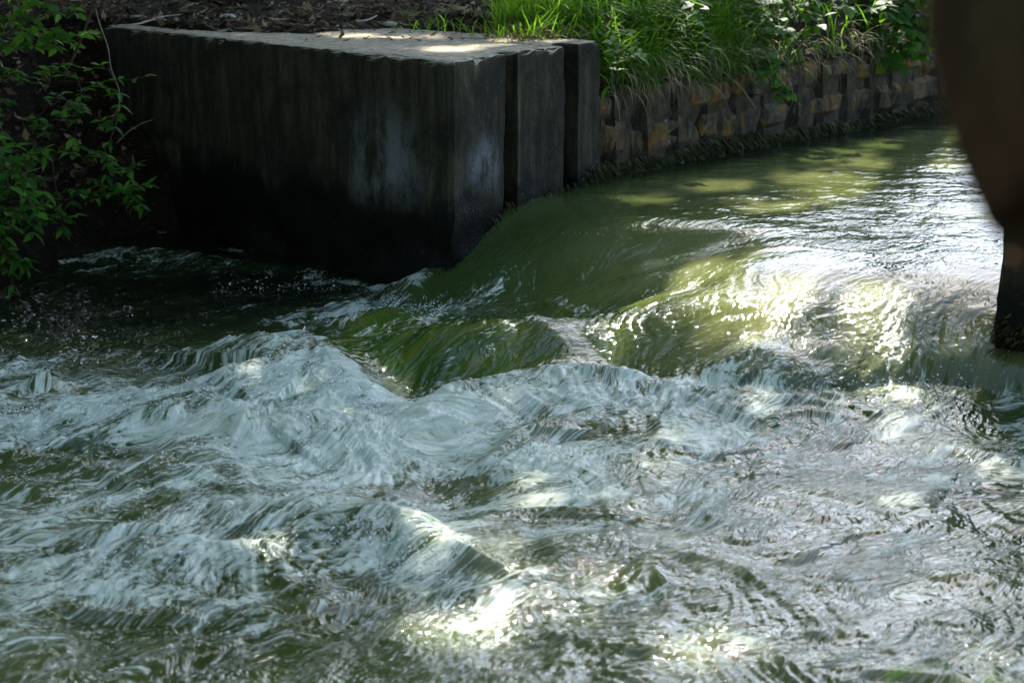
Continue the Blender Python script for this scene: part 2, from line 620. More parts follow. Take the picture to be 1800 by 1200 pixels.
def water_fields(x, y):
    s, t = st(x, y)
    wob = .12 * fbm(x * 1.1, y * 1.1, 3, 31)
    s0 = sint(t, [0, 1.0, 2.0, 2.6, 3.1], [-.55, -.4, -.5, -.5, -.6])
    s1 = sint(t, [0, 1.0, 2.0, 2.66, 3.1], [1.15, 1.3, 1.6, 1.6, .85])
    q = np.clip((s + wob * .4 - s0) / (s1 - s0), 0, 1)
    wl = sm(2.1, 1.1, t)
    chute = LOW * (wl * q * q * (3 - 2 * q) + (1 - wl) * q ** 2.7)
    # left of the jet the water is already at the lower level
    te = -.30 - .12 * np.clip(s, 0, 3) + .06 * fbm(s * 3, t * 2, 2, 77)
    jet = sm(te - .16, te + .16, t)
    dL = (x - K_[0]) * LN[0] + (y - K_[1]) * LN[1]
    jet = np.maximum(jet, sm(-.34, -.44, dL))
    z = chute * jet + LOW * (1 - jet)
    # front of broken water
    sf = sint(t, [-.6, -.15, .02, .14, .4, 1.24, 1.6, 2.03, 2.66, 3.1, 3.6], [.3, .45, .8, 1.6, 2.2, 2.4, 2.0, 1.62, 1.52, .95, .7])
    br = sm(sf - .18, sf + .12, s + .10 * fbm(x * 3.5, y * 3.5, 3, 12))
    # standing waves
    z = z + seg_ridge(x, y, [pz(540, 582, -.3), pz(760, 578, -.28), pz(940, 577, -.27), pz(1060, 582, -.33), pz(1200, 590, -.42)], [.12, .20, .24, .15, .0], .42, .22)
    z = z - seg_ridge(x, y, [pz(700, 560, -.5), pz(900, 566, -.5), pz(1150, 560, -.48), pz(1350, 560, -.45)], [.05, .08, .07, 0], .2, .2)
    z = z - seg_ridge(x, y, [pz(640, 650, -.5), pz(730, 700, -.5), pz(900, 690, -.5)], [.03, .09, .03], .22, .22)
    z = z + seg_ridge(x, y, [pz(700, 715, -.38), pz(830, 668, -.35), pz(1000, 655, -.35), pz(1180, 662, -.35), pz(1330, 660, -.35), pz(1470, 695, -.4), pz(1600, 680, -.4), pz(1790, 668, -.42)], [.03, .10, .11, .09, .10, .05, .07, .04], .45, .16)
    z = z + seg_ridge(x, y, [pz(0, 688, -.35), pz(300, 655, -.3), pz(480, 622, -.27), pz(548, 606, -.28), pz(620, 658, -.33), pz(690, 715, -.42)], [.08, .12, .15, .14, .10, .02], .6, .2)
    z = z + seg_ridge(x, y, [pz(600, 560, -.35), pz(690, 545, -.35), pz(740, 530, -.35)], [.10, .12, .06], .25, .14)
    z = z + seg_ridge(x, y, [pz(330, 900, -.35), pz(520, 850, -.3), pz(660, 868, -.3), pz(730, 915, -.33), pz(765, 960, -.4)], [.05, .10, .13, .12, .05], .36, .15)
    z = z - .12 * blob(x, y, 780, 850, .28, .38, -.5)
    z = z + seg_ridge(x, y, [pz(120, 985, -.4), pz(250, 955, -.38), pz(430, 962, -.4)], [.04, .09, .05], .25, .1)
    z = z + .10 * blob(x, y, 80, 672, .12, .14, -.38)
    z = z - .07 * blob(x, y, 110, 790, .35, .3, -.5)
    z = z + seg_ridge(x, y, [pz(300, 800, -.38), pz(450, 740, -.36), pz(600, 720, -.36)], [.03, .08, .06], .3, .16)
    z = z + seg_ridge(x, y, [pz(880, 960, -.4), pz(1100, 940, -.4), pz(1300, 975, -.42)], [.03, .05, .02], .3, .14)
    # turbulence
    ws, wt = s + .25 * fbm(x * 1.6, y * 1.6, 2, 41), t + .25 * fbm(x * 1.6, y * 1.6, 2, 53)
    pool = sm(.0, .7, s)
    calmR = .55 + .45 * sm(3.2, 1.6, t) 
    t1 = fbm(ws * 1.7, wt * 2.1, 3, 3)
    t2 = fbm(ws * 4.5, wt * 8, 4, 21, .6)
    t3 = fbm(ws * 14, wt * 24, 3, 61, .55)
    t4 = noise(ws * 30, wt * 62, 83) + .6 * noise(ws * 55, wt * 90, 87)
    rid = 1 - np.abs(fbm(ws * 3.2, wt * 4.6, 3, 91))
    leftcalm = blob(x, y, 130, 530, 1.3, 1.3) * .75 + blob(x, y, 420, 500, .7, .6) * .6
    amp = br * calmR * (1 - np.clip(leftcalm, 0, .9))
    z = z + amp * ((.044 * t1 + (.35 + .65 * sm(-.3, .5, fbm(x * .8, y * 1.3, 2, 71))) * (.013 * t2 + .0078 * t3 + .0012 * t4 + .014 * (rid - .75))))
    z = z + (1 - br) * (.25 + .75 * np.maximum(sm(.3, 1.1, s), .8 * sm(2.3, 2.8, t))) * pool * jet * (.0075 * fbm(ws * 1.8, wt * 10, 3, 8) + .0036 * fbm(ws * 4.5, wt * 32, 2, 15))
    pud = (1 - jet) * br * np.clip(leftcalm, 0, 1)
    z = z + pud * (.016 * t1 + .010 * t2 + .002 * t3)
    # ripples of the upper water
    up = (1 - pool) * (1 - .6 * sm(-.8, .2, s))
    rp = .55 + .45 * sm(.2, 2.6, t)
    z = z + up * rp * (.011 * fbm(x * 2.2 + .4 * wob, y * 3.6, 3, 101) + .0042 * fbm(x * 7, y * 12, 3, 111))
    # masks
    foam = br * .53
    foam = foam + br * (.20 * seg_ridge(x, y, [pz(720, 730), pz(850, 690), pz(1000, 680), pz(1200, 690), pz(1400, 705)], 1.0, .75, .3)
                        + .22 * seg_ridge(x, y, [pz(40, 700), pz(300, 680), pz(560, 625), pz(650, 680), pz(720, 740)], 1.0, .75, .25)
                        + .36 * seg_ridge(x, y, [pz(600, 545), pz(690, 545)], 1.0, .4, .3)
                        + .28 * seg_ridge(x, y, [pz(480, 880), pz(650, 880), pz(740, 930), pz(770, 990)], 1.0, .4, .15)
                        + .16 * blob(x, y, 330, 750, .7, .7) + .12 * blob(x, y, 950, 780, .8, .7)
                        + .25 * seg_ridge(x, y, [pz(150, 985), pz(260, 965), pz(430, 970)], 1.0, .3, .12))
    foam = foam - br * (.50 * blob(x, y, 110, 540, 1.5, .9) + .36 * blob(x, y, 300, 490, 1.0, .6) + .4 * blob(x, y, 790, 830, .22, .35)
                        + .40 * blob(x, y, 90, 800, .4, .3) + .20 * blob(x, y, 1600, 900, 1.0, 1.6) + .20 * blob(x, y, 1450, 1130, 1.0, .8)
                        + .18 * blob(x, y, 300, 1120, 1.5, .5) + .16 * blob(x, y, 750, 1150, .8, .3) + .15 * blob(x, y, 300, 590, 1.0, .5))
    foam = foam + br * (.24 * fbm(ws * 1.1, wt * 2.2, 4, 201) + .03)
    # thin threads of bubbles on the chute
    thr = (1 - br) * pool * jet * (.22 + .27 * sm(-.05, .35, fbm(ws * .8, wt * 5, 3, 211)))
    thr = thr * (1 - .75 * seg_ridge(x, y, [pz(560, 620, -.35), pz(760, 620, -.33), pz(960, 615, -.33), pz(1120, 620, -.4)], 1.0, .4, .4))
    thr = thr + (1 - br) * .45 * seg_ridge(x, y, [pz(740, 690, -.45), pz(800, 640, -.38), pz(900, 590, -.29), pz(1000, 585, -.3)], [.6, 1, 1, .5], .10, .10)
    uL = (x - K_[0]) * LD[0] + (y - K_[1]) * LD[1]
    foam = foam + .5 * np.exp(-((dL - .05) / .07) ** 2) * sm(-.1, .2, uL) * (.6 + .9 * fbm(uL * 3, dL * 5, 2, 71)) + .3 * np.exp(-((x - W0[0]) * WN[0] + (y - W0[1]) * WN[1] - .05) ** 2 / .003) * sm(.3, -.3, s)
    foam = foam + .55 * blob(x, y, 655, 545, .30, .26, -.4) * jet
    foam = np.clip(foam + thr, 0, 1)
    turb = np.clip(br * (.55 + .5 * foam) + (1 - br) * (.14 + .36 * sm(.35, 1.2, s) + .2 * sm(1.6, .6, t) + .22 * sm(2.3, 2.8, t) * sm(-.3, .3, s)), 0, 1.2)
    turb = np.where(s < 0, .16 + .25 * sm(.3, 2.2, t), turb)
    weed = (1 - br) * (sm(.5, 1.2, s - .3 * sm(1.0, .3, t)) * sm(2.3, 1.2, t) + .5 * blob(x, y, 1060, 520, .5, .4, -.3))
    weed = np.clip(weed * (.75 + .6 * fbm(ws * .7, wt * 1.6, 3, 301)), 0, 1)
    sunlit_silt = (1 - br) * sm(-.1, 1.3, t - .55 * np.clip(s, 0, 2) + .25 * fbm(ws * .5, wt * 1.0, 3, 333)) * (.35 + .65 * sm(-5.5, -.6, s))
    sunlit_silt = np.clip(sunlit_silt + br * .32 * sm(.0, 2.0, t) * sm(.8, 2.6, s) * (1 + .8 * t1), 0, 1)
    # flow coordinates: the current swings round behind the front
    bend = .10 * np.clip(s, 0, 6) ** 1.0 * sm(.5, 3, s)
    fs = s + .12 * t1 * br
    ft = t + bend * .6 + .10 * fbm(s * .8, t * 1.2, 3, 401) * (1 + br)
    pool_shade = np.clip(leftcalm * 1.6, 0, 1) * sm(.1, -.5, t - .12 * s)
    pool_shade = np.maximum(pool_shade, sm(-.05, -.45, t + .1 * s) * (1 - .8 * foam) * sm(2.6, 1.4, s))
    return z, foam, turb, weed, sunlit_silt, pool_shade, fs, ft


def water_mesh(ys, us, name):
    uu, yy = np.meshgrid(us, ys)
    xx = uu * yy
    z, foam, turb, weed, sunlit_silt, pool_shade, fs, ft = water_fields(xx.astype(np.float32), yy.astype(np.float32))
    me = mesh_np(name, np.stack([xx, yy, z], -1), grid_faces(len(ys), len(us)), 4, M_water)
    for nm, a in (("foam", foam), ("turb", turb), ("weed", weed), ("sunlit_silt", sunlit_silt), ("pool_shade", pool_shade)):
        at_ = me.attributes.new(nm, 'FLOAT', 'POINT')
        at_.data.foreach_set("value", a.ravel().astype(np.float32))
    at_ = me.attributes.new("flow", 'FLOAT_VECTOR', 'POINT')
    at_.data.foreach_set("vector", np.stack([fs, ft, np.zeros_like(fs)], -1).ravel().astype(np.float32))
    return me


ys = [2.0]
while ys[-1] < 45:
    v = ys[-1]
    ys.append(v + v * (.0021 if 5.0 < v < 16 else .012))
core = np.arange(-.30, .30, .00082)
side = .00082 * 1.12 ** np.arange(1, 75)
side = np.cumsum(side)
side = side[side < 1.6]
us = np.concatenate([core[0] - side[::-1], core, core[-1] + side])
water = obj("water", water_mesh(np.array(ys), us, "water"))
tag(water, kind='structure')


def water_z(x, y):
    return float(water_fields(np.array([[x]], dtype=np.float32), np.array([[y]], dtype=np.float32))[0][0, 0])


def drops(n):
    """drops and shreds of water thrown off the breaking crests, drawn out along the current"""
    lines = [([(480, 610, -.2), (560, 592, -.18), (640, 635, -.22), (700, 705, -.36)], 5), ([(0, 685, -.28), (80, 668, -.25), (300, 655, -.22), (480, 615, -.2)], 4),
             ([(760, 700, -.36), (870, 662, -.26), (1000, 650, -.25), (1180, 658, -.26), (1330, 655, -.27), (1460, 690, -.36)], 3.5),
             ([(560, 560, -.36), (640, 530, -.32), (740, 515, -.3), (770, 500, -.3)], 2), ([(380, 500, -.4), (500, 495, -.4), (600, 490, -.38)], .7),
             ([(520, 845, -.2), (660, 862, -.2), (730, 910, -.22), (770, 958, -.33)], 4), ([(1460, 690, -.4), (1600, 676, -.36), (1780, 662, -.38)], 1.2),
             ([(150, 980, -.36), (260, 950, -.32), (430, 960, -.35)], 2), ([(300, 800, -.36), (450, 740, -.33), (600, 720, -.33)], 2)]
    wts = [l[1] for l in lines]
    P = []
    for _ in range(n):
        ln = random.choices(lines, wts)[0][0]
        f = random.uniform(0, len(ln) - 1.001)
        i = int(f)
        a, b = at(*ln[i]), at(*ln[i + 1])
        P.append(a + (b - a) * (f - i) + np.array([random.gauss(0, .05), random.gauss(0, .07), 0]))
    P = np.array(P)
    zz = water_fields(P[:, 0][None, :].astype(np.float32), P[:, 1][None, :].astype(np.float32))[0][0]
    V, Fc = [], []
    for i, p in enumerate(P):
        r = random.uniform(.0012, .0027) * random.choice((1, 1, 1, 1.7))
        h = abs(random.gauss(0, .026)) + r
        el = random.uniform(1.0, 3.4)
        ax_ = Vector((E_[0] + random.gauss(0, .3), E_[1] + random.gauss(0, .3), random.gauss(-.1, .4))).normalized()
        bx = ax_.orthogonal().normalized()
        cx = ax_.cross(bx)
        c = Vector((p[0], p[1], zz[i] + h))
        b = len(V)
        for d in (ax_ * r * el, bx * r, cx * r, -bx * r, -cx * r, -ax_ * r * el):
            V.append(tuple(c + d))
        for q in range(4):
            Fc += [(b, b + 1 + q, b + 1 + (q + 1) % 4), (b + 5, b + 1 + (q + 1) % 4, b + 1 + q)]
    return mesh_np("spray", np.array(V), np.array(Fc), 3, M_spray, True)


spray = obj("spray", drops(3600))
tag(spray, "white spray and drops thrown off the breaking crests", "spray", kind='stuff')

# ------------------------------------------------------------------ concrete abutment with two stop-log slots
def wall_block(name, poly, z0, z1, mat, amp, parent, seed, wear=.014, step=.045):
    """a cast block on a plan polygon: its sides are a fine grid, worn at the rim, its top a shrinking ring"""
    pts = []
    n = len(poly)
    for i in range(n):
        a, b = np.array(poly[i]), np.array(poly[(i + 1) % n])
        k = max(1, int(np.linalg.norm(b - a) / step))
        for j in range(k):
            pts.append(a + (b - a) * j / k)
    P = np.array(pts)
    m = len(P)
    prev, nxt = np.roll(P, 1, 0), np.roll(P, -1, 0)
    tng = nxt - prev
    tng /= np.linalg.norm(tng, axis=1)[:, None] + 1e-9
    nor = np.stack([tng[:, 1], -tng[:, 0]], -1)           # outwards for a counter-clockwise polygon
    cum = np.cumsum(np.linalg.norm(P - prev, axis=1))
    zs = np.concatenate([np.arange(z0, z1 - .07, step), [z1 - .06, z1 - .035, z1 - .015, z1 - .004]])
    rows = []
    for zz in zs:
        d = amp * (fbm(cum * 3, np.full(m, zz * 3), 4, seed) + .5 * noise(cum * 16, np.full(m, zz * 16), seed + 3))
        top = max(0.0, 1 - (z1 - zz) / .07)
        foot = min(1.0, max(0.0, (.02 - zz) / .4))
        d = d - foot * (.03 + .09 * np.clip(fbm(cum * 2.2, np.full(m, zz * 3), 4, seed + 77) + .3, 0, 1))
        d = d - wear * top ** 3 * (.3 + np.abs(fbm(cum * 7, np.full(m, 3.3), 5, seed + 9)) * 2.6)
        q = P + nor * d[:, None]
        chip = .018 * top * np.minimum(0, fbm(cum * 9, np.full(m, 7.7), 4, seed + 31) - .15)
        rows.append(np.concatenate([q, (zz + chip)[:, None]], 1))
    base = rows[-1][:, :2]
    for ins, dz in ((.008, .003), (.018, .006), (.03, .008)):
        q = base - nor * ins
        rows.append(np.concatenate([q, np.full((m, 1), z1 + dz - .006) + .006 * fbm(q[:, 0] * 6, q[:, 1] * 6, 3, seed + 5)[:, None]], 1))
    V = np.concatenate(rows)
    nr = len(rows)
    idx = np.arange(nr * m).reshape(nr, m)
    nx = np.roll(idx, -1, 1)
    f = np.stack([idx[:-1], nx[:-1], nx[1:], idx[1:]], -1)
    me = bpy.data.meshes.new(name)
    faces = [tuple(int(q) for q in r) for r in f.reshape(-1, 4)]
    faces.append(tuple(int(q) for q in idx[-1]))
    me.from_pydata([tuple(v) for v in V], [], faces)
    me.materials.append(mat)
    nside = (nr - 4) * m
    me.set_sharp_from_angle(angle=R(28))
    for i_, p in enumerate(me.polygons):
        p.use_smooth = i_ < nside
    return child(name, me, parent)


def rp(a):      # point along the channel face of the abutment, measured from the first slot
    return np.array([-.042, 11.72]) + RD * a


IN = -RN
D_ = .13
poly = [K_ + LD * 3.85, K_ + LD * .10, K_ + LD * .03 + RD * .012, K_ + RD * .05, rp(0), rp(0) + IN * D_, rp(.15) + IN * D_, rp(.15),
        rp(.70), rp(.70) + IN * D_, rp(.88) + IN * D_, rp(.88), rp(1.17), rp(1.17) + np.array([-.75, .66]) * 3.0]
abut = empty("concrete_abutment", (-.34, 11.15, -.6), "dark stained concrete abutment with two vertical slots and a pale sunlit top", "abutment")
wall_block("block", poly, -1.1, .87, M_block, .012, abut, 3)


def strands(name, spots, mat, parent=None, kind='stuff', ln=(.03, .08), wd=.006, droop=.6):
    """many little tapering blades; spots = (position, outward direction)"""
    V, Fc = [], []
    for p, d in spots:
        L = random.uniform(*ln)
        ww = wd * random.uniform(.6, 1.5)
        a = random.uniform(0, 6.283)
        side_ = np.array([math.cos(a), math.sin(a), random.uniform(-.3, .3)])
        dirv = np.array(d) + np.array([random.gauss(0, .35), random.gauss(0, .35), random.gauss(0, .3) - droop])
        dirv = dirv / (np.linalg.norm(dirv) + 1e-6)
        b = len(V)
        p = np.array(p)
        m_ = p + dirv * L * .5
        e = p + dirv * L + np.array([0, 0, -.25 * L * droop])
        V += [p - side_ * ww, p + side_ * ww, m_ + side_ * ww * .8, m_ - side_ * ww * .8, e]
        Fc += [(b, b + 1, b + 2), (b, b + 2, b + 3), (b + 3, b + 2, b + 4)]
    me = mesh_np(name, np.array(V), np.array(Fc), 3, mat, False)
    o = child(name, me, parent) if parent is not None else obj(name, me)
    if kind:
        o['kind'] = kind
    return o


spots = []
for _ in range(420):                                    # moss along the foot of the abutment
    if True:
        a = random.uniform(-.2, 1.2)
        p = rp(a) + RN * .012
        zz = random.uniform(-.30, .04) if a < 0 else random.uniform(-.14, .02 + .03 * a)
        d = (RN[0], RN[1], 0)
    else:
        a = random.uniform(.0, 2.6)
        p = K_ + LD * a + LN * .012
        zz = random.uniform(-.5, -.22)
        d = (LN[0], LN[1], 0)
    spots.append(((p[0], p[1], zz), d))
for _ in range(420):
    a = random.gauss(1.13, .08)
    p = rp(min(a, 1.2)) + RN * random.uniform(0, .06)
    spots.append(((p[0], p[1], random.uniform(-.06, .12)), (RN[0], RN[1], -.2)))
strands("moss", spots, M_moss, abut, ln=(.018, .045), wd=.004, droop=1.3)

# ------------------------------------------------------------------ dark pier on the near side of the weir
PC = np.array([2.19, 9.10])
ppoly = [PC + np.array([.02, .03]), PC, PC + np.array([.05, -.05]), PC + C_ * 2.2, PC + C_ * 2.2 - E_ * 2.4, PC - E_ * 2.4]
pier = empty("concrete_pier", (PC[0], PC[1], -.6), "nearly black rough concrete pier at the right end of the weir", "pier")
wall_block("block", ppoly, -1.1, .87, M_pier, .016, pier, 23, wear=.05)
spots = []
for _ in range(420):
    u_ = random.random()
    p = PC + C_ * abs(random.gauss(0, .10)) - E_ * abs(random.gauss(0, .05)) * (u_ > .5)
    spots.append(((p[0] - .015, p[1] - .02, random.gauss(-.19, .05)), (-.8, -.5, .2)))
strands("moss_tuft", spots, M_moss, pier, ln=(.02, .05), wd=.005, droop=.3)

# ------------------------------------------------------------------ masonry wall of the channel
wall = empty("stone_wall", (W0[0], W0[1], -.3), "old ochre and grey stone retaining wall along the channel with mossy foot", "wall")
V, Fq = [], []
n_ = 140
for i in range(n_):
    a = i * .07
    for j, zz in enumerate(np.linspace(-.6, .53, 12)):
        d = -.032 + .016 * float(noise(np.array([a * 5]), np.array([zz * 7]), 4)[0])
        p = W0 + WD * a + WN * d
        V.append((p[0], p[1], zz))
child("mortar_core", mesh_np("mortar_core", np.array(V), grid_faces(n_, 12), 4, M_mortar), wall)


def stone_mesh(L, H, D, seed):
    """a roughly dressed block: front grid bulged and chipped, local x along the wall, y outwards, z up"""
    nx, nz = 7, 5
    V = []
    r = random.Random(seed)
    cut = [r.uniform(0, .3) for _ in range(4)]
    for j in range(nz):
        for i in range(nx):
            fx, fz = i / (nx - 1), j / (nz - 1)
            x, z = (fx - .5) * L, (fz - .5) * H
            ex, ez = min(fx, 1 - fx), min(fz, 1 - fz)
            e = min(ex * L, ez * H)
            y = D * (1 - math.exp(-e / .009)) * .55 + r.uniform(-.013, .013) + .4 * D
            if e < 1e-6:
                y = 0
                x += r.uniform(-.012, .012) - math.copysign(.012, x) * (abs(2 * fz - 1) ** 3) * r.uniform(.2, 1)
                z += r.uniform(-.010, .010) - math.copysign(.015, z) * (abs(2 * fx - 1) ** 3) * r.uniform(.2, 1.2)
            V.append((x, y, z))
    me = mesh_np("stone", np.array(V), grid_faces(nz, nx)[:, ::-1], 4, M_stone, False)
    return me


sid = 0
for row, (zb, hh) in enumerate(((-.16, .24), (.085, .23), (.325, .19))):
    a = -.1 - .13 * row
    while a < 9.0:
        L = random.choice((random.uniform(.16, .3), random.uniform(.3, .68)))
        H = hh * random.uniform(.66, 1.2)
        if not (row == 2 and random.random() < .3):
            me = stone_mesh(L * .97, H, random.uniform(.022, .06), sid)
            p = W0 + WD * (a + L / 2) + WN * (-.045)
            o = child("stone", me, wall, (p[0], p[1], zb + hh / 2 + .045 * float(noise(np.array([a * 1.1]), np.array([row * 3.3]), 91)[0]) + random.uniform(-.02, .02)))
            o.rotation_euler = (random.gauss(0, .015), random.gauss(0, .025), math.atan2(WD[1], WD[0]) + math.pi + random.gauss(0, .015))
        sid += 1
        a += L + random.uniform(.0, .02)
spots = []
for _ in range(5200):
    a = random.uniform(-.05, 7.5)
    tall = .06 + .06 * float(noise(np.array([a * 2.2]), np.array([1.7]), 66)[0]) + .03 * math.exp(-a)
    p = W0 + WD * a + WN * random.uniform(.0, .05)
    spots.append(((p[0], p[1], random.uniform(-.03, max(.03, tall + .03))), (WN[0], WN[1], 0)))
strands("moss_fringe", spots, M_moss, wall, ln=(.025, .085), wd=.005, droop=.8)

# foam line where the current licks the wall is part of the water; small soil clods hang above
# ------------------------------------------------------------------ leaves and shrubs
def leaf_mesh(name, mat, wid=.42, point=1.0, fold=.18, curl=.25, lobes=0, n=5):
    """a leaf 1 long along +x, keel folded along the midrib, its tip curling down"""
    V, Fc = [], []
    for i in range(n + 1):
        f = i / n
        w_ = wid * .5 * (math.sin(math.pi * f ** .8) ** .9 if 0 < f < 1 else 0.0)
        w_ *= (1 - .35 * point * f)
        if lobes:
            w_ *= 1 + .35 * math.sin(f * math.pi * lobes * 2)
        z = -curl * f * f
        V += [(f, -w_, z + fold * w_), (f, 0, z), (f, w_, z + fold * w_)]
    for i in range(n):
        b = i * 3
        Fc += [(b, b + 3, b + 4, b + 1), (b + 1, b + 4, b + 5, b + 2)]
    return mesh_np(name, np.array(V), np.array(Fc), 4, mat, True)


def tube_np(path, radii, seg=5):
    path = [Vector(p) for p in path]
    V, Fc = [], []
    for i, p in enumerate(path):
        d = (path[min(i + 1, len(path) - 1)] - path[max(i - 1, 0)]).normalized()
        a = d.orthogonal().normalized() if i == 0 else (a - d * a.dot(d)).normalized()
        b = d.cross(a)
        for s_ in range(seg):
            an = 2 * math.pi * s_ / seg
            V.append(p + (a * math.cos(an) + b * math.sin(an)) * radii[i])
    for i in range(len(path) - 1):
        for s_ in range(seg):
            s2 = (s_ + 1) % seg
            Fc.append((i * seg + s_, i * seg + s2, (i + 1) * seg + s2, (i + 1) * seg + s_))
    return [tuple(v) for v in V], Fc


def smooth_path(pts, n=4):
    """Catmull-Rom"""
    P = [Vector(p) for p in pts]
    out = []
    for i in range(len(P) - 1):
        p0, p1, p2, p3 = P[max(i - 1, 0)], P[i], P[i + 1], P[min(i + 2, len(P) - 1)]
        for k in range(n):
            t = k / n
            out.append(.5 * ((2 * p1) + (p2 - p0) * t + (2 * p0 - 5 * p1 + 4 * p2 - p3) * t * t + (3 * p1 - p0 - 3 * p2 + p3) * t ** 3))
    out.append(P[-1])
    return out


class Tubes:
    def __init__(self):
        self.V, self.F = [], []

    def add(self, path, r0, r1, seg=5):
        n = len(path)
        V, Fc = tube_np(path, [r0 + (r1 - r0) * i / max(1, n - 1) for i in range(n)], seg)
        b = len(self.V)
        self.V += V
        self.F += [tuple(b + q for q in f) for f in Fc]

    def mesh(self, name, mat):
        return mesh_np(name, np.array(self.V), np.array(self.F), 4, mat)


LEAF = {
    'shade': [leaf_mesh("leaf_shade", M_shrub, .46, .6), leaf_mesh("leaf_shade", M_shrub, .40, 1.0, .25, .35), leaf_mesh("leaf_shade", M_shrub, .52, .4, .12, .15)],
    'lobed': [leaf_mesh("leaf_lobed", M_shrub, .75, .8, .2, .25, 2, 8), leaf_mesh("leaf_lobed", M_shrub, .65, 1.0, .3, .3, 3, 9)],
    'round': [leaf_mesh("leaf_round", M_sunleaf, .70, .2, .12, .12), leaf_mesh("leaf_round", M_sunleaf, .62, .5, .2, .25), leaf_mesh("leaf_round", M_sunleaf, .78, .1, .1, .2)],
    'nettle': [leaf_mesh("leaf_nettle", M_nettle, .5, 1.0, .2, .3), leaf_mesh("leaf_nettle", M_nettle, .6, .6, .25, .4)],
}


def leafed_twig(root, path, kind, size, spacing, tubes, r0=.004, start=.25, side=1.0, whorl=2):
    """leaves in pairs or threes along a twig"""
    pts = smooth_path(path, 6)
    tubes.add(pts, r0, .0012)
    L = [0]
    for a, b in zip(pts[:-1], pts[1:]):
        L.append(L[-1] + (b - a).length)
    tot = L[-1]
    d = tot * start
    k = 0
    while d <= tot + 1e-6:
        i = max(0, min(len(pts) - 2, next((j for j in range(len(L) - 1) if L[j + 1] >= d), len(L) - 2)))
        f = (d - L[i]) / max(1e-6, L[i + 1] - L[i])
        p = pts[i].lerp(pts[i + 1], min(f, 1))
        tg = (pts[i + 1] - pts[i]).normalized()
        a0 = random.uniform(0, 6.28)
        last = d + spacing > tot
        for q in range(whorl + (1 if last else 0)):
            an = a0 + 6.283 * q / (whorl + (1 if last else 0)) + random.gauss(0, .25)
            out = Vector((math.cos(an), math.sin(an), random.uniform(-.35, .35)))
            dr = (out * side + tg * (.5 if not last else .9)).normalized()
            add_leaf(root, p, dr, kind, size * random.uniform(.65, 1.15))
        k += 1
        d += spacing * random.uniform(.75, 1.25)


def add_leaf(root, p, dr, kind, size, up=None):
    me = random.choice(LEAF[kind])
    x = Vector(dr).normalized()
    upv = up or Vector((random.gauss(0, .35), random.gauss(-.15, .35), 1))
    y = upv.cross(x)
    if y.length < 1e-3:
        y = Vector((0, 1, 0))
    y.normalize()
    z = x.cross(y)
    m = Matrix((x, y, z)).transposed().to_4x4()
    o = bpy.data.objects.new("leaf", me)
    COL.objects.link(o)
    o.parent = root
    m = Matrix.Translation(Vector(p) - root.location) @ m @ Matrix.Diagonal((size, size, size, 1))
    o.matrix_local = m
    return o


def W(px, py, y):
    return tuple(atd(px, py, y))


def shrub(name, label, cat, rootpix, twigs, kind, size, group=None, spacing=.06, whorl=2, stem_mat=None, r0=.004, start=.25, side=1.0):
    rp_ = W(*rootpix)
    g = empty(name, rp_, label, cat, group)
    tb = Tubes()
    for tw in twigs:
        leafed_twig(g, [W(*q) for q in tw], kind, size, spacing, tb, r0, start, side, whorl)
    child("stem", tb.mesh("stem", stem_mat or M_stem), g)
    return g


GL = "shrubs on the shaded left bank"
shrub("leafy_shrub", "dark green lobed leaved shrub hanging in the top left corner over dead leaves", "shrub", (40, 60, 12.6),
      [[(20, -40, 12.8), (30, 10, 12.5), (60, 40, 12.2), (75, 66, 12.1)], [(40, 60, 12.5), (85, 58, 12.2), (125, 62, 12.0), (160, 58, 11.9)],
       [(0, 20, 12.5), (20, 40, 12.3), (55, 62, 12.1)], [(0, -20, 12.6), (35, -5, 12.4), (80, 10, 12.2)], [(-20, 60, 12.4), (5, 80, 12.2), (25, 84, 12.1)],
       [(30, 55, 12.4), (50, 80, 12.2), (80, 82, 12.1)]],
      'lobed', .105, GL, .085, 2)
shrub("leafy_shrub", "low leafy shrub at the left edge below the dead orange leaf", "shrub", (5, 150, 12.3),
      [[(-30, 120, 12.2), (0, 118, 12.0), (35, 128, 11.9)], [(-20, 140, 12.2), (10, 135, 12.0), (40, 140, 11.9)], [(60, 160, 12.2), (75, 132, 12.1), (85, 122, 12.0)],
       [(85, 150, 12.2), (100, 120, 12.1), (118, 112, 12.0)]],
      'shade', .075, GL, .05, 3)
shrub("leafy_shrub", "thin twig reaching right across the concrete with pairs of small oval leaves", "shrub", (110, 140, 12.3),
      [[(112, 142, 12.3), (150, 145, 12.2), (195, 142, 12.0), (240, 138, 11.85), (285, 124, 11.7)], [(112, 140, 12.3), (135, 124, 12.2), (145, 118, 12.15)],
       [(150, 124, 12.2), (172, 118, 12.1), (182, 104, 12.0)], [(165, 145, 12.2), (180, 154, 12.1), (198, 158, 12.0)]],
      'shade', .085, GL, .125, 2, start=.3)
shrub("leafy_shrub", "drooping leafy stems in shade hanging down before the left bank", "shrub", (130, 130, 12.4),
      [[(132, 128, 12.4), (142, 160, 12.3), (138, 205, 12.1), (128, 256, 12.0)], [(130, 256, 12.0), (118, 268, 11.95), (135, 272, 11.85)],
       [(190, 120, 12.3), (208, 160, 12.2), (205, 205, 12.0), (170, 225, 11.9)], [(205, 200, 12.1), (190, 215, 12.0), (165, 208, 11.9)], [(208, 205, 12.0), (196, 240, 11.9), (188, 252, 11.85)],
       [(150, 185, 12.2), (112, 192, 12.1), (105, 205, 12.0)]],
      'shade', .085, GL, .10, 3, start=.35)
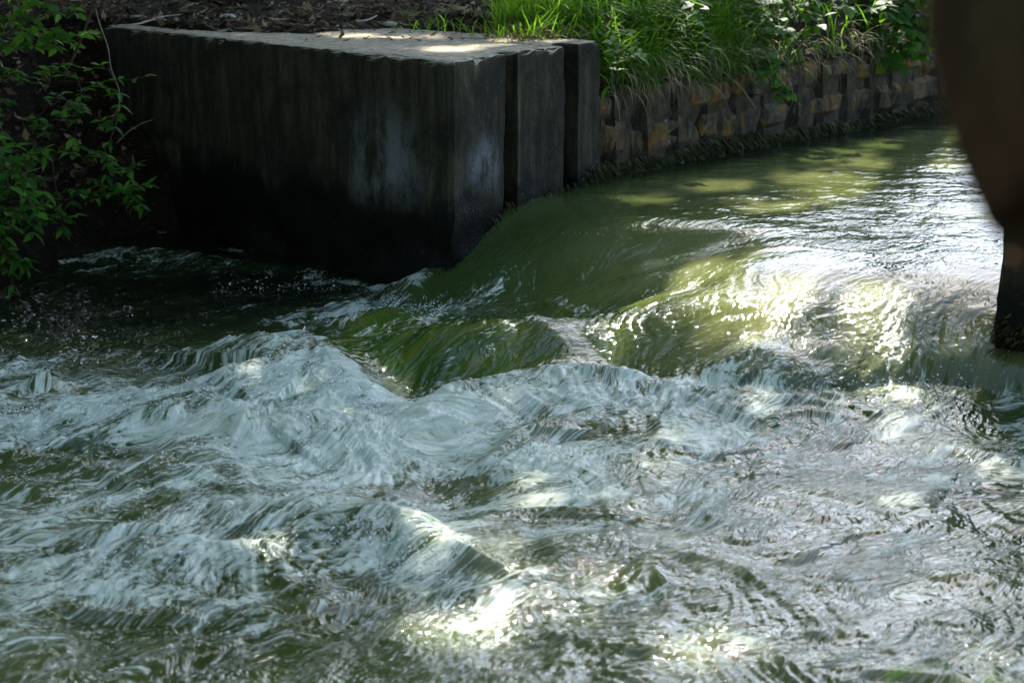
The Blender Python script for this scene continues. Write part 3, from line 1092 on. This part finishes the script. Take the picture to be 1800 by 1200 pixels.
shrub("leafy_shrub", "leafy branch low over the dark water left of the concrete face", "shrub", (150, 340, 12.1),
      [[(150, 355, 12.1), (190, 330, 12.0), (225, 345, 11.9), (250, 362, 11.8)], [(165, 345, 12.1), (210, 335, 11.9), (262, 325, 11.75)], [(180, 250, 12.1), (190, 290, 12.0), (178, 320, 11.95)],
       [(178, 270, 12.1), (200, 300, 12.0), (205, 325, 11.95)], [(215, 360, 11.9), (230, 355, 11.85), (240, 370, 11.8)], [(230, 300, 12.0), (240, 290, 12.0), (246, 292, 11.95)]],
      'shade', .088, GL, .075, 3, start=.35)
shrub("leafy_shrub", "dense bright green shrub spilling down the left edge towards the water", "shrub", (-20, 330, 11.9),
      [[(-30, 255, 11.8), (0, 262, 11.6), (28, 258, 11.5)], [(-30, 280, 11.8), (10, 285, 11.55), (35, 292, 11.45)], [(-30, 300, 11.7), (20, 308, 11.5), (55, 318, 11.4)],
       [(-25, 340, 11.7), (15, 335, 11.5), (50, 345, 11.4)], [(-20, 365, 11.6), (20, 370, 11.45), (60, 395, 11.35)], [(-20, 390, 11.6), (10, 395, 11.45), (40, 408, 11.35)],
       [(-10, 420, 11.5), (15, 440, 11.4), (45, 470, 11.3)], [(0, 440, 11.5), (22, 455, 11.35), (44, 456, 11.3)], [(-30, 320, 11.7), (5, 325, 11.5), (30, 335, 11.4)],
       [(-30, 380, 11.6), (0, 405, 11.4), (15, 430, 11.35)], [(10, 470, 11.35), (20, 485, 11.3), (22, 510, 11.3)]],
      'shade', .10, GL, .07, 3)
shrub("leafy_shrub", "small sprig of leaves hanging above the waterline on the left bank", "shrub", (95, 300, 12.1),
      [[(92, 285, 12.1), (98, 330, 12.0), (106, 370, 11.9), (112, 415, 11.8)], [(60, 335, 12.1), (90, 372, 11.95), (115, 410, 11.85)], [(110, 395, 11.9), (122, 382, 11.85), (132, 378, 11.8)],
       [(85, 290, 12.15), (85, 270, 12.1), (90, 274, 12.05)], [(70, 388, 11.9), (85, 392, 11.85), (98, 388, 11.8)]],
      'shade', .08, GL, .11, 2, start=.4)
for (lab, root, box, nt_, y0, sz) in (("sprawling undergrowth with fresh green leaves in the far top left corner", (20, 30, 12.6), (-20, -20, 140, 95), 10, 12.4, .085),
                                      ("tangle of shaded leafy shoots over the left bank halfway down", (100, 200, 12.4), (40, 150, 215, 300), 12, 12.2, .075),
                                      ("thick leafy growth at the left edge halfway down the bank", (-10, 230, 12.2), (-25, 190, 80, 300), 12, 11.9, .085),
                                      ("thick leafy growth at the left edge just above the dark water", (-10, 380, 11.8), (-25, 300, 90, 470), 14, 11.5, .092),
                                      ("low leafy shoots over the water at the foot of the left bank", (150, 360, 12.1), (60, 320, 270, 390), 9, 11.9, .08)):
    tws = []
    for q_ in range(nt_):
        ex_, ey_ = random.uniform(box[0], box[2]), random.uniform(box[1], box[3])
        dx_, dy_ = random.uniform(-70, 10), random.uniform(-40, 30)
        yy_ = y0 + random.uniform(-.3, .25)
        tws.append([(ex_ + dx_, ey_ + dy_, yy_ + .35), (ex_ + dx_ * .4, ey_ + dy_ * .5 - 12, yy_ + .12), (ex_, ey_, yy_)])
    shrub("leafy_shrub", lab, "shrub", root, tws, 'shade', sz, GL, .075, 2, start=.3)
# bare stems before the left bank
tb = Tubes()
bs = empty("bare_stem", W(112, 133, 12.2), "thin bare brown stem leaning across the top left before the concrete", "stem")
tb.add(smooth_path([W(112, 133, 12.2), W(132, 95, 12.2), W(152, 45, 12.15), W(172, -10, 12.1), W(180, -40, 12.1)], 4), .009, .006)
tb.add(smooth_path([W(154, 40, 12.15), W(150, 20, 12.2), W(142, -5, 12.2)], 3), .004, .003)
child("shoot", tb.mesh("shoot", M_stem), bs)
for lab, path in (("pale looping dry tendril hanging over the left end of the concrete", [W(168, 16, 12.2), W(175, 42, 12.1), W(190, 85, 12.0), W(195, 120, 12.0), W(210, 160, 12.0), W(208, 196, 12.0)]),
                  ("fine dry twig crossing the dark foot of the left bank", [W(205, 252, 12.0), W(225, 232, 11.95), W(250, 217, 11.9), W(268, 211, 11.85)]),
                  ("pale bare twig tip sticking out of the dense left shrub", [W(40, 305, 11.5), W(58, 300, 11.4), W(75, 294, 11.35)])):
    tb = Tubes()
    tb.add(smooth_path(path, 4), .0035, .002)
    g = tag(obj("dry_twig", tb.mesh("dry_twig", M_stick)), lab, "twig")

# right bank plants
GR = "plants along the top of the stone wall"
shrub("bank_shrub", "round leaved shrub trailing down over the stone wall above the bleached twig", "shrub", (1330, 40, 15.0),
      [[(1330, 40, 15.0), (1345, 80, 14.6), (1350, 100, 14.4), (1365, 135, 14.25), (1395, 170, 14.15)], [(1340, 60, 14.8), (1325, 95, 14.4), (1312, 112, 14.3), (1300, 122, 14.2)],
       [(1340, 70, 14.7), (1355, 95, 14.4), (1372, 112, 14.3)], [(1335, 85, 14.5), (1335, 105, 14.35), (1320, 105, 14.3)], [(1345, 95, 14.4), (1352, 118, 14.3), (1340, 135, 14.2)],
       [(1330, 20, 15.0), (1340, 45, 14.7), (1348, 55, 14.5)], [(1350, 10, 15.0), (1345, 25, 14.8), (1360, 28, 14.6)], [(1370, 20, 15), (1380, 50, 14.7), (1384, 62, 14.5)],
       [(1300, 30, 15), (1335, 40, 14.7), (1345, 65, 14.6)], [(1350, 60, 14.7), (1375, 60, 14.6), (1400, 58, 14.5)], [(1310, -10, 15.1), (1320, 20, 14.9), (1325, 40, 14.7)],
       [(1360, 130, 14.3), (1368, 160, 14.2), (1375, 175, 14.15)]],
      'round', .088, GR, .065, 3)
shrub("bank_shrub", "arching bramble shoot with toothed leaves on the bare soil above the wall", "shrub", (1405, 65, 15.3),
      [[(1405, 65, 15.3), (1440, 35, 15.2), (1465, 15, 15.1), (1485, 0, 15.0)], [(1440, -30, 15.3), (1470, 0, 15.1), (1505, 20, 15.0)], [(1480, -20, 15.2), (1484, 5, 15.0), (1488, 18, 15.0)],
       [(1430, 30, 15.3), (1440, 45, 15.2), (1445, 48, 15.1)]],
      'round', .115, GR, .13, 2, start=.5)
shrub("bank_shrub", "leafy shrub in shade overhanging the wall beside the blurred trunk", "shrub", (1600, -10, 16.6),
      [[(1560, -40, 16.6), (1545, 0, 16.2), (1540, 15, 16.0)], [(1580, -30, 16.6), (1560, 10, 16.1), (1562, 35, 15.9)], [(1600, -20, 16.5), (1585, 30, 16.0), (1575, 65, 15.8)],
       [(1620, -20, 16.5), (1605, 40, 16.0), (1600, 80, 15.8)], [(1600, 10, 16.4), (1610, 60, 15.9), (1595, 90, 15.8)], [(1560, 20, 16.4), (1540, 55, 16.0), (1525, 75, 15.9)],
       [(1570, 40, 16.3), (1550, 75, 16.0), (1540, 90, 15.9)], [(1580, 60, 16.2), (1565, 95, 15.9), (1560, 110, 15.8)], [(1640, -10, 16.5), (1625, 40, 16.1), (1615, 70, 16.0)],
       [(1540, -30, 16.6), (1520, -5, 16.3), (1500, 5, 16.2)], [(1590, -30, 16.6), (1600, 0, 16.2), (1590, 25, 16.0)], [(1610, 40, 16.3), (1620, 75, 16.0), (1625, 95, 15.9)],
       [(1555, -10, 16.4), (1575, 15, 16.1), (1590, 45, 16.0)], [(1575, 70, 16.1), (1590, 100, 15.9), (1580, 118, 15.85)]],
      'round', .12, GR, .085, 3)
shrub("sunlit_nettle", "small pale weed with bright sunlit leaves just right of the concrete corner", "weed", (1085, 150, 12.75),
      [[(1082, 150, 12.75), (1086, 110, 12.7), (1092, 80, 12.65), (1094, 48, 12.6)], [(1086, 105, 12.7), (1078, 80, 12.6), (1076, 72, 12.55)], [(1088, 95, 12.7), (1105, 85, 12.6), (1115, 80, 12.55)],
       [(1090, 100, 12.7), (1112, 95, 12.6), (1128, 98, 12.55)], [(1092, 66, 12.65), (1100, 60, 12.6), (1106, 56, 12.55)]],
      'nettle', .075, GR, .045, 3)
shrub("ivy_sprig", "dark broad leaves hanging among grass over the start of the stone wall", "plant", (1200, 60, 14.2),
      [[(1170, 60, 14.2), (1165, 95, 13.9), (1160, 110, 13.8)], [(1180, 80, 14.2), (1178, 110, 13.9), (1170, 125, 13.8)], [(1195, 80, 14.2), (1190, 110, 13.9), (1200, 120, 13.8)],
       [(1160, 110, 14.0), (1165, 130, 13.8), (1172, 145, 13.75)], [(1235, 60, 14.3), (1245, 70, 14.1), (1250, 78, 14.0)], [(1200, 45, 14.3), (1215, 55, 14.1), (1222, 58, 14.0)]],
      'round', .12, GR, .11, 2)
shrub("ivy_sprig", "single drooping bright green leaf on a pale stalk beside the concrete edge", "plant", (1062, 150, 12.95),
      [[(1060, 140, 12.95), (1066, 150, 12.9), (1070, 154, 12.85)]], 'round', .10, GR, .2, 1, start=.9)
shrub("bank_shrub", "leafy sprays at the top of the bank above the round leaved shrub", "shrub", (1280, -20, 15.4),
      [[(1270, -30, 15.4), (1280, 0, 15.1), (1290, 20, 14.9)], [(1240, -30, 15.4), (1255, -5, 15.1), (1265, 15, 14.9)], [(1300, -30, 15.4), (1310, 0, 15.1), (1300, 25, 14.9)],
       [(1390, -40, 15.6), (1400, -10, 15.3), (1395, 15, 15.1)], [(1330, -40, 15.4), (1345, -15, 15.2), (1355, 0, 15.0)]],
      'round', .10, GR, .08, 3)


for (lab, root, box, nt_, y0, sz) in (("thick leafy growth along the top of the bank right of the grass", (1330, -30, 15.3), (1225, -25, 1440, 55), 16, 14.95, .10),
                                      ("dense hanging foliage at the top of the bank next to the blurred trunk", (1590, -30, 16.5), (1490, -25, 1660, 95), 16, 16.0, .115),
                                      ("broad dark leaves among the arching grass above the start of the wall", (1170, 40, 14.0), (1080, 30, 1270, 140), 12, 13.75, .10)):
    tws = []
    for q_ in range(nt_):
        ex_, ey_ = random.uniform(box[0], box[2]), random.uniform(box[1], box[3])
        yy_ = y0 + random.uniform(-.25, .25)
        tws.append([(ex_ + random.uniform(-40, 40), ey_ - random.uniform(30, 70), yy_ + .4), (ex_ + random.uniform(-15, 15), ey_ - 22, yy_ + .12), (ex_, ey_, yy_)])
    shrub("bank_shrub", lab, "shrub", root, tws, 'round', sz, GR, .085, 3, start=.3)


# ------------------------------------------------------------------ grass and dry stems
def blades(name, spots, mat, ln, wd, lean, seg=5, kind='stuff'):
    V, Fc = [], []
    for (p, az) in spots:
        L = random.uniform(*ln)
        ww = wd * random.uniform(.6, 1.3)
        d = np.array([math.cos(az), math.sin(az)])
        perp = np.array([-d[1], d[0]])
        el = random.uniform(*lean[:2])
        drop = random.uniform(*lean[2:])
        q = np.array(p, dtype=float)
        b = len(V)
        for i in range(seg + 1):
            f = i / seg
            wv = ww * (1 - f ** 2.2) * (.7 + .6 * min(f * 3, 1))
            V += [(q[0] - perp[0] * wv, q[1] - perp[1] * wv, q[2]), (q[0] + perp[0] * wv, q[1] + perp[1] * wv, q[2] + .2 * wv)]
            e = el - drop * f
            q = q + np.array([d[0] * math.cos(e), d[1] * math.cos(e), math.sin(e)]) * L / seg
        for i in range(seg):
            c = b + 2 * i
            Fc.append((c, c + 1, c + 3, c + 2))
    me = mesh_np(name, np.array(V), np.array(Fc), 4, mat, True)
    o = obj(name, me)
    tag(o, kind=kind)
    return o


def tz(x, y):
    return float(terrain_z(np.array([x]), np.array([y]))[0])


spots = []
tr = 0
while len(spots) < 5200 and tr < 90000:
    tr += 1
    a = random.uniform(-.55, 4.4)
    b = -abs(random.gauss(0, .75)) - .02
    p = W0 + WD * a + WN * b
    if a < .1 and b > -.12 - .35 * (.1 - a):
        continue
    dens = .9 * max(math.exp(-max(0, a - 1.7) ** 2 / .5), .22)
    if a > 1.9 and b > -.5:
        dens *= .35
    if a < -.1:
        dens *= .8
    if random.random() > dens:
        continue
    if 900 + FPX * p[0] / p[1] < 880 + random.gauss(0, 14):
        continue
    # tufts
    tuft = float(noise(np.array([p[0] * 4]), np.array([p[1] * 4]), 55)[0])
    if random.random() > .55 + .9 * tuft:
        continue
    az = random.gauss(math.atan2(WN[1], WN[0]) - .35, .95)
    spots.append(((p[0], p[1], tz(p[0], p[1]) - .01), az))
g = blades("grass", spots, M_grass, (.18, .55), .0048, (.7, 1.5, .9, 2.4), 7)
tag(g, "long arching green grass over the top of the stone wall", "grass")

spots = []
for _ in range(620):                                   # dry stalks and rootlets hanging down the wall
    a = random.uniform(.0, 4.6)
    p = W0 + WD * a + WN * random.uniform(-.12, .02)
    spots.append(((p[0], p[1], .48 + random.uniform(-.02, .22)), random.gauss(math.atan2(WN[1], WN[0]), .7)))
g = blades("dry_stalks", spots, M_dry, (.12, .42), .0022, (.2, .9, 2.0, 3.0), 6)
tag(g, "dry grass stalks and rootlets hanging over the stones", "dry grass")

spots = []
for _ in range(240):                                   # short turf and dry tufts at the back of the concrete top
    px = random.choice([random.gauss(760, 45), random.gauss(930, 45), random.uniform(830, 1050)])
    q = at(px, random.uniform(22, 56) if px < 850 else random.uniform(40, 66), .9)
    spots.append(((q[0], q[1], .88), random.uniform(0, 6.28)))
g = blades("short_grass", spots, M_grass, (.06, .2), .0035, (.5, 1.4, .5, 1.6), 4)
tag(g, "short tufts of grass at the back of the concrete top", "grass")
spots = []
for _ in range(260):
    q = at(random.gauss(930, 50), random.uniform(44, 66), .9)
    spots.append(((q[0], q[1], .88), random.gauss(-1.3, 1.0)))
g = blades("dead_grass", spots, M_dry, (.1, .3), .003, (.2, .9, .3, 1.3), 4)
tag(g, "dead brown grass at the foot of the green tuft behind the concrete", "dry grass")

# ------------------------------------------------------------------ leaf litter, sticks, pebbles
V, Fc = [], []
cnt = 0
while cnt < 9000:
    px, py = random.uniform(-60, 1060), random.uniform(-60, 66)
    q = at(px, py, .9)
    x, y = q[0], q[1]
    if y > 20 or (x > .2 and y < 13.6):
        continue
    z = tz(x, y)
    if z < .8:
        if not (z > -.2 and x < -2.4):
            # a few stray crumbs on the bare concrete
            if random.random() > .10 or z < .6:
                continue
            z = .874
    L = random.uniform(.012, .045) if random.random() < .8 else random.uniform(.045, .085)
    a, tl = random.uniform(0, 6.28), random.gauss(0, .35)
    b = len(V)
    m = Matrix.Translation((x, y, z + .008)) @ Matrix.Rotation(a, 4, 'Z') @ Matrix.Rotation(tl, 4, 'X') @ Matrix.Rotation(random.gauss(0, .3), 4, 'Y')
    wd = L * random.uniform(.12, .4)
    for c in ((-L, 0, .1 * L), (0, -wd, 0), (0, wd, 0), (L, 0, .25 * L)):
        V.append(tuple(m @ Vector(c)))
    Fc += [(b, b + 1, b + 2), (b + 2, b + 1, b + 3)]
    cnt += 1
for _ in range(420):                                  # litter on the shaded left slope
    px, py = random.uniform(-40, 240), random.uniform(20, 420)
    for yy in np.arange(11.0, 15, .08):
        q = atd(px, py, yy)
        z = tz(q[0], q[1])
        if q[2] <= z:
            break
    else:
        continue
    if z < -.35:
        continue
    L = random.uniform(.02, .06)
    m = Matrix.Translation((q[0], q[1], z + .012)) @ Euler((random.gauss(.4, .5), random.gauss(0, .5), random.uniform(0, 6.28))).to_matrix().to_4x4()
    wd = L * random.uniform(.3, .5)
    b = len(V)
    for c in ((-L, 0, .1 * L), (0, -wd, 0), (0, wd, 0), (L, 0, .25 * L)):
        V.append(tuple(m @ Vector(c)))
    Fc += [(b, b + 1, b + 2), (b + 2, b + 1, b + 3)]
lit = obj("leaf_litter", mesh_np("leaf_litter", np.array(V), np.array(Fc), 3, M_litter, False))
tag(lit, "brown leaf litter on the bank behind the concrete", "leaf litter", kind='stuff')


def stick(label, path, r0, r1, mat, cat="stick", forks=()):
    tb = Tubes()
    tb.add(smooth_path(path, 4), r0, r1, 6)
    for f in forks:
        tb.add(smooth_path(f, 3), r0 * .6, r1 * .6, 5)
    return tag(obj("stick", tb.mesh("stick", mat)), label, cat)


def G(px, py, z=.92):
    return tuple(at(px, py, z))


stick("short grey stick lying on the litter behind the sunlit concrete", [G(800, 22), G(820, 12, .94), G(836, 3, .95)], .012, .009, M_stick)
stick("thin crooked twig lying on leaf litter near the left end of the concrete", [G(205, 46), G(245, 42), G(285, 30), G(318, 26)], .007, .004, M_stick, forks=([G(245, 42), G(262, 36), G(290, 36)],))
stick("short brown twig on the litter above the middle of the concrete edge", [G(625, 38), G(645, 36), G(662, 28)], .009, .006, M_stick)
stick("bleached curved twig lying at the foot of the stone wall by the water", [at(1346, 232, .06), at(1360, 222, .10), at(1378, 214, .12), at(1393, 210, .13)], .009, .006, M_pale)
stick("long dry stalk slanting down the bank over the stones", [W(1240, 90, 14.1), W(1270, 125, 14.0), W(1300, 152, 13.95), W(1328, 190, 13.98)], .005, .003, M_stick)
stick("stout dry stalk leaning on the soil beside the round leaved shrub", [W(1370, 105, 14.9), W(1395, 68, 15.1), W(1418, 48, 15.3)], .011, .007, M_stick)
stick("pale green cut stem hanging from the top of the bank", [W(1378, -20, 15.0), W(1388, 5, 14.9), W(1402, 40, 14.8)], .010, .008, M_dry)

for (px, py, r, lab) in ((399, 29, .050, "rounded pale pebble on the litter behind the concrete"), (243, 31, .045, "small pale pebble at the far left of the litter"),
                         (597, 13, .045, "flat whitish pebble near the top of the litter"), (686, 42, .04, "white pebble just behind the sunlit concrete"), (350, 4, .05, "grey pebble at the top edge of the litter")):
    bm = bmesh.new()
    bmesh.ops.create_icosphere(bm, subdivisions=2, radius=r)
    for v in bm.verts:
        v.co *= 1 + .18 * math.sin(v.co.x * 60 + px) * math.cos(v.co.y * 50 + py)
        v.co.z *= .5
        v.co.x *= 1.25
    me = bpy.data.meshes.new("pebble")
    bm.to_mesh(me)
    bm.free()
    me.materials.append(M_pebble)
    for p in me.polygons:
        p.use_smooth = True
    o = obj("pebble", me)
    q = at(px, py, .9)
    o.location = (q[0], q[1], tz(q[0], q[1]) + .3 * r)
    tag(o, lab, "pebble", "pebbles on the leaf litter")


# ------------------------------------------------------------------ trees
def trunk_mesh(path, radii, name, seg=14, amp=.05, seed=0):
    pts = smooth_path(path, 8)
    n = len(pts)
    rr = np.interp(np.linspace(0, 1, n), np.linspace(0, 1, len(radii)), radii)
    V, Fc = tube_np(pts, rr, seg)
    V = np.array(V)
    c = np.repeat(np.array([tuple(p) for p in pts]), seg, 0)
    ang = np.tile(np.arange(seg), n) * 1.0
    d = 1 + amp * fbm(ang * .9, V[:, 2] * 6, 3, seed)
    V = c + (V - c) * d[:, None]
    return mesh_np(name, V, np.array(Fc), 4, M_bark)


def crown_mesh(rx, rz, nleaf, size, seed, clumps=38):
    r = np.random.default_rng(seed)
    cc = []
    while len(cc) < clumps:
        p = r.uniform(-1, 1, 3)
        if np.linalg.norm(p) < 1 and np.linalg.norm(p) > .35:
            cc.append(p)
    cc = np.array(cc)
    k = r.integers(0, clumps, nleaf)
    rad = r.uniform(.14, .30, clumps)[k]
    d = r.normal(size=(nleaf, 3))
    d /= np.linalg.norm(d, axis=1)[:, None]
    P = cc[k] + d * (rad * r.uniform(.3, 1, nleaf) ** .5)[:, None]
    P = P * np.array([rx, rx, rz])
    a = r.normal(size=(nleaf, 3))
    a[:, 2] *= .6
    a /= np.linalg.norm(a, axis=1)[:, None]
    b = np.cross(a, r.normal(size=(nleaf, 3)))
    b /= np.linalg.norm(b, axis=1)[:, None]
    L = size * r.uniform(.6, 1.3, nleaf)[:, None]
    V = np.stack([P - a * L, P + b * L * .45, P + a * L, P - b * L * .45], 1)
    return V.reshape(-1, 3), np.arange(nleaf * 4).reshape(-1, 4)


_cv, _cf = crown_mesh(1, 1, 11000, .030, 5)
CROWN = mesh_np("crown", _cv, _cf, 4, M_crown, False)
# gaps in the canopy: where the sun comes through in the photograph (ground point, radius of the fleck)
GAPS = []
for (px, py, z, r) in ((630, 62, .87, .25), (965, 76, .87, .25), (700, 64, .87, .3), (790, 88, .87, .36), (860, 82, .87, .25), (930, 82, .87, .22), (1000, 70, .87, .12), (900, 62, .9, .15),
                       (1093, 70, .65, .24), (1120, 350, 0, .3), (1240, 320, 0, .32), (1480, 320, 0, .4), (1420, 265, 0, .3), (1560, 250, 0, .3), (1310, 50, .8, .35), (1400, 80, .7, .22), (1560, 60, .8, .3), (1150, 40, .8, .75), (1040, 35, .9, .3), 
                       (1490, 600, -.25, .17), (1610, 600, -.25, .14), (1380, 475, -.02, .32), (1290, 520, -.1, .2), (1530, 490, -.02, .28), (1650, 520, -.08, .22), (1450, 540, -.1, .2), (1250, 430, 0, .4), (1170, 460, -.05, .3), (1260, 500, -.1, .26), (1350, 360, 0, .35),
                       (800, 625, -.3, .13), (900, 605, -.3, .12), (700, 625, -.35, .12), (1080, 640, -.4, .12), (650, 550, -.4, .1),
                       (1080, 1010, -.42, .12), (960, 1040, -.42, .1), (500, 985, -.42, .16), (740, 930, -.35, .14), (1250, 1130, -.45, .25),
                       (1560, 700, -.42, .16), (820, 1080, -.42, .25)):
    q = at(px, py, z)
    GAPS.append((q[0], q[1], z, r))


_cv, _cf = crown_mesh(1, 1, 9000, .062, 15, 60)
DENSE = mesh_np("crown", _cv, _cf, 4, M_crown, False)


_gr = random.Random(11)
for _ in range(100):                                    # many pin-hole gaps
    q = at(_gr.uniform(150, 1750), _gr.uniform(700, 1190), -.42)
    GAPS.append((q[0], q[1], -.42, _gr.uniform(.04, .095)))


# leaf clumps added on sun lines to shade water by the abutment and pier
SHADE_CLUMPS = [(at(985, 425, -.05), .5), (at(965, 480, -.2), .45), (at(990, 395, -.02), .4), (at(1715, 605, -.25), .35)]


def gappy_crown(loc, scale, rot, seed, n=18000, shade_clumps=False):
    v, f = crown_mesh(1, 1, n, .034, seed, 46)
    m = np.array(Matrix.LocRotScale(Vector(loc), Euler((0, 0, rot)), Vector(scale)))
    cen = v.reshape(-1, 4, 3).mean(1) @ m[:3, :3].T + m[:3, 3]
    keep = np.ones(len(cen), bool)
    rr = np.random.default_rng(seed + 1).random(len(cen))
    for (gx_, gy_, gz_, gr) in GAPS:
        k = (cen[:, 2] - gz_) / sdir.z
        d = np.hypot(cen[:, 0] - k * sdir.x - gx_, cen[:, 1] - k * sdir.y - gy_)
        keep &= rr > np.exp(-(d / (gr * 1.25)) ** 4)
    v = v.reshape(-1, 4, 3)[keep].reshape(-1, 3)
    if shade_clumps:
        mi = np.linalg.inv(m)
        for i_, (q, br_) in enumerate(SHADE_CLUMPS):
            c = np.array(q) + np.array(sdir) * ((9.6 + .3 * i_ - q[2]) / sdir.z)
            bv, _ = crown_mesh(br_, br_ * .8, int(5200 * br_), .085, seed + 50 + i_, 22)
            v = np.concatenate([v, (bv + c) @ mi[:3, :3].T + mi[:3, 3]])
    return mesh_np("crown", v, np.arange(len(v)).reshape(-1, 4), 4, M_crown, False)


def tree(label, x, y, h, crown_r, crown_z, crown_h, group="trees standing behind the bank", lean=(0, 0), name="broadleaf_tree", gaps=False, dense=False):
    z = tz(x, y)
    g = empty(name, (x, y, z - .1), label, "tree", group)
    top = (lean[0], lean[1], h)
    child_l = trunk_mesh([(0, 0, 0), (lean[0] * .2, lean[1] * .2, h * .35), (lean[0] * .6, lean[1] * .6, h * .7), top], [.24, .17, .12, .04], "trunk", 10, .06, int(x * 7 + y))
    obj("trunk", child_l, g)
    rz = (x * 1.7 + y) % 6.28
    c = obj("crown", gappy_crown((x + lean[0], y + lean[1], z - .1 + crown_z), (crown_r, crown_r, crown_h), rz, int(abs(x) * 10 + y), shade_clumps=(h == 14)) if gaps else (DENSE if dense else CROWN), g)
    c['kind'] = 'stuff'
    c.location = (lean[0], lean[1], crown_z)
    c.scale = (crown_r, crown_r, crown_h)
    c.rotation_euler = (0, 0, rz)
    return g


LT = "tall broadleaf tree behind the bank whose dark reflection lies on the water"
for (x, y, h, cr, cz, ch) in ((-9, 20, 10, 3.6, 6.6, 4.6), (-5.2, 22.5, 10, 3.6, 6.2, 4.2), (-1.8, 25, 9, 3.4, 5.4, 4.0),
                              (-13, 14, 10, 4.0, 6.4, 5.0), (-7.0, 16, 9, 3.2, 6.2, 4.2), (-10.5, 10, 10, 4.0, 6.0, 5.4), (-12, 4, 11, 4.4, 6.4, 5.8)):
    tree(LT, x, y, h, cr, cz, ch)
NT_ = "unseen tall broadleaf tree added on the near bank to shade river and abutment"  # out of view, added to darken the abutment faces and the river
for (x, y, h, cr, cz, ch) in ((-9, -3, 11, 4.2, 6.4, 5.8), (-4, -5, 12, 4.2, 6.8, 6.2), (1.5, -5, 12, 4.2, 6.8, 6.2), (6.5, -3, 11, 4.0, 6.6, 5.6), (9.5, 2.5, 10, 3.6, 6.4, 4.6)):
    tree(NT_, x, y, h, cr, cz, ch, "unseen trees added on the near bank")
for (x, y, h, cr, cz, ch, ln) in ((-4.6, 19.0, 13, 4.2, 9.0, 4.4, (.8, -.8)), (-2.6, 22.0, 14, 4.2, 10.0, 4.2, (3.0, -1.2)), (-6.6, 15.0, 12, 4.0, 8.0, 4.4, (.3, -.5))):
    tree("tall tree behind the bank, its leaf canopy breaking the sunlight into flecks", x, y, h, cr, cz, ch, "trees shading the weir", ln, gaps=True)
tree("tall tree behind the bank, its leaf canopy breaking the sunlight into flecks", -2.4, 18.2, 13, 3.0, 9.6, 2.8, "trees shading the weir", (2.4, -.6), gaps=True)
for (x, y, cr, cz, ch, lab) in ((-5.6, 17.2, 2.6, 3.1, 1.7, "unseen dense understorey tree added behind the left bank to darken the pool"), (-2.9, 18.6, 2.2, 3.0, 1.6, "unseen dense understorey tree added behind the litter to darken the pool"), (-8.6, 13.4, 3.0, 3.2, 2.4, "unseen dense understorey tree added left of the black pool to darken it")):
    tree(lab, x, y, 3.6, cr, cz, ch, "unseen understorey trees added behind the left bank", dense=True)  # unseen crowns added to darken what the left pool reflects
tree("tall tree behind the bank, its leaf canopy breaking the sunlight into flecks", 4.4, 23.2, 12.5, 3.1, 8.6, 3.9, "trees shading the weir", (-2.5, -.6), gaps=True)
tree("unseen low spreading tree added to shade the black pool beside the concrete", -5.2, 14.4, 4.2, 2.3, 3.3, 1.15, None, (2.2, -2.6), dense=True)  # dense canopy out of view, added to keep the pool dark
for (x, y, h, cr, cz, ch) in ((-6.8, 3.2, 12, 4.4, 7.2, 5.2), (-2.6, -1.0, 13, 4.2, 8.2, 5.2)):
    tree(NT_, x, y, h, cr, cz, ch, "unseen trees added on the near bank")

# the leaning trunk close to the lens, out of focus
nearT = empty("leaning_tree", (1.05, 1.15, .3), "blurred brown tree trunk leaning in close at the top right corner", "tree")
tp = [(1.35, 1.05, .25), (1.1, 1.15, .75), (.80, 1.22, 1.18), tuple(W(2110, 400, 1.28)), tuple(W(1965, 235, 1.29)), tuple(W(1905, 60, 1.3)), tuple(W(1890, -200, 1.32)), (.36, 1.4, 2.4), (.5, 1.6, 3.2), (.9, 1.8, 4.6)]
child("trunk", trunk_mesh(tp, [.17, .14, .12, .105, .098, .094, .092, .09, .085, .05], "trunk", 20, .05, 4), nearT)

# blurred grass blades at the lens, bottom right
tuft = empty("grass_tuft", (.45, 2.0, .5), "a few blurred green grass blades poking into the bottom right corner", "grass tuft")
for k, pts in enumerate(([(1600, 1420, 2.0), (1570, 1260, 1.95), (1560, 1195, 1.9), (1585, 1178, 1.88), (1640, 1172, 1.86)],
                         [(1700, 1420, 2.0), (1690, 1240, 1.95), (1665, 1172, 1.92), (1640, 1165, 1.9), (1600, 1172, 1.88)],
                         [(1690, 1400, 2.0), (1710, 1280, 2.0), (1735, 1200, 1.98), (1780, 1215, 1.96)])):
    P = smooth_path([W(*p) for p in pts], 6)
    V = []
    for i, p in enumerate(P):
        f = i / (len(P) - 1)
        w_ = .0042 * (1 - f ** 2)
        V += [tuple(p + Vector((0, -w_, -w_))), tuple(p + Vector((0, w_, w_)))]
    b_ = child("blade", mesh_np("blade", np.array(V), grid_faces(len(P), 2), 4, M_grass), tuft)
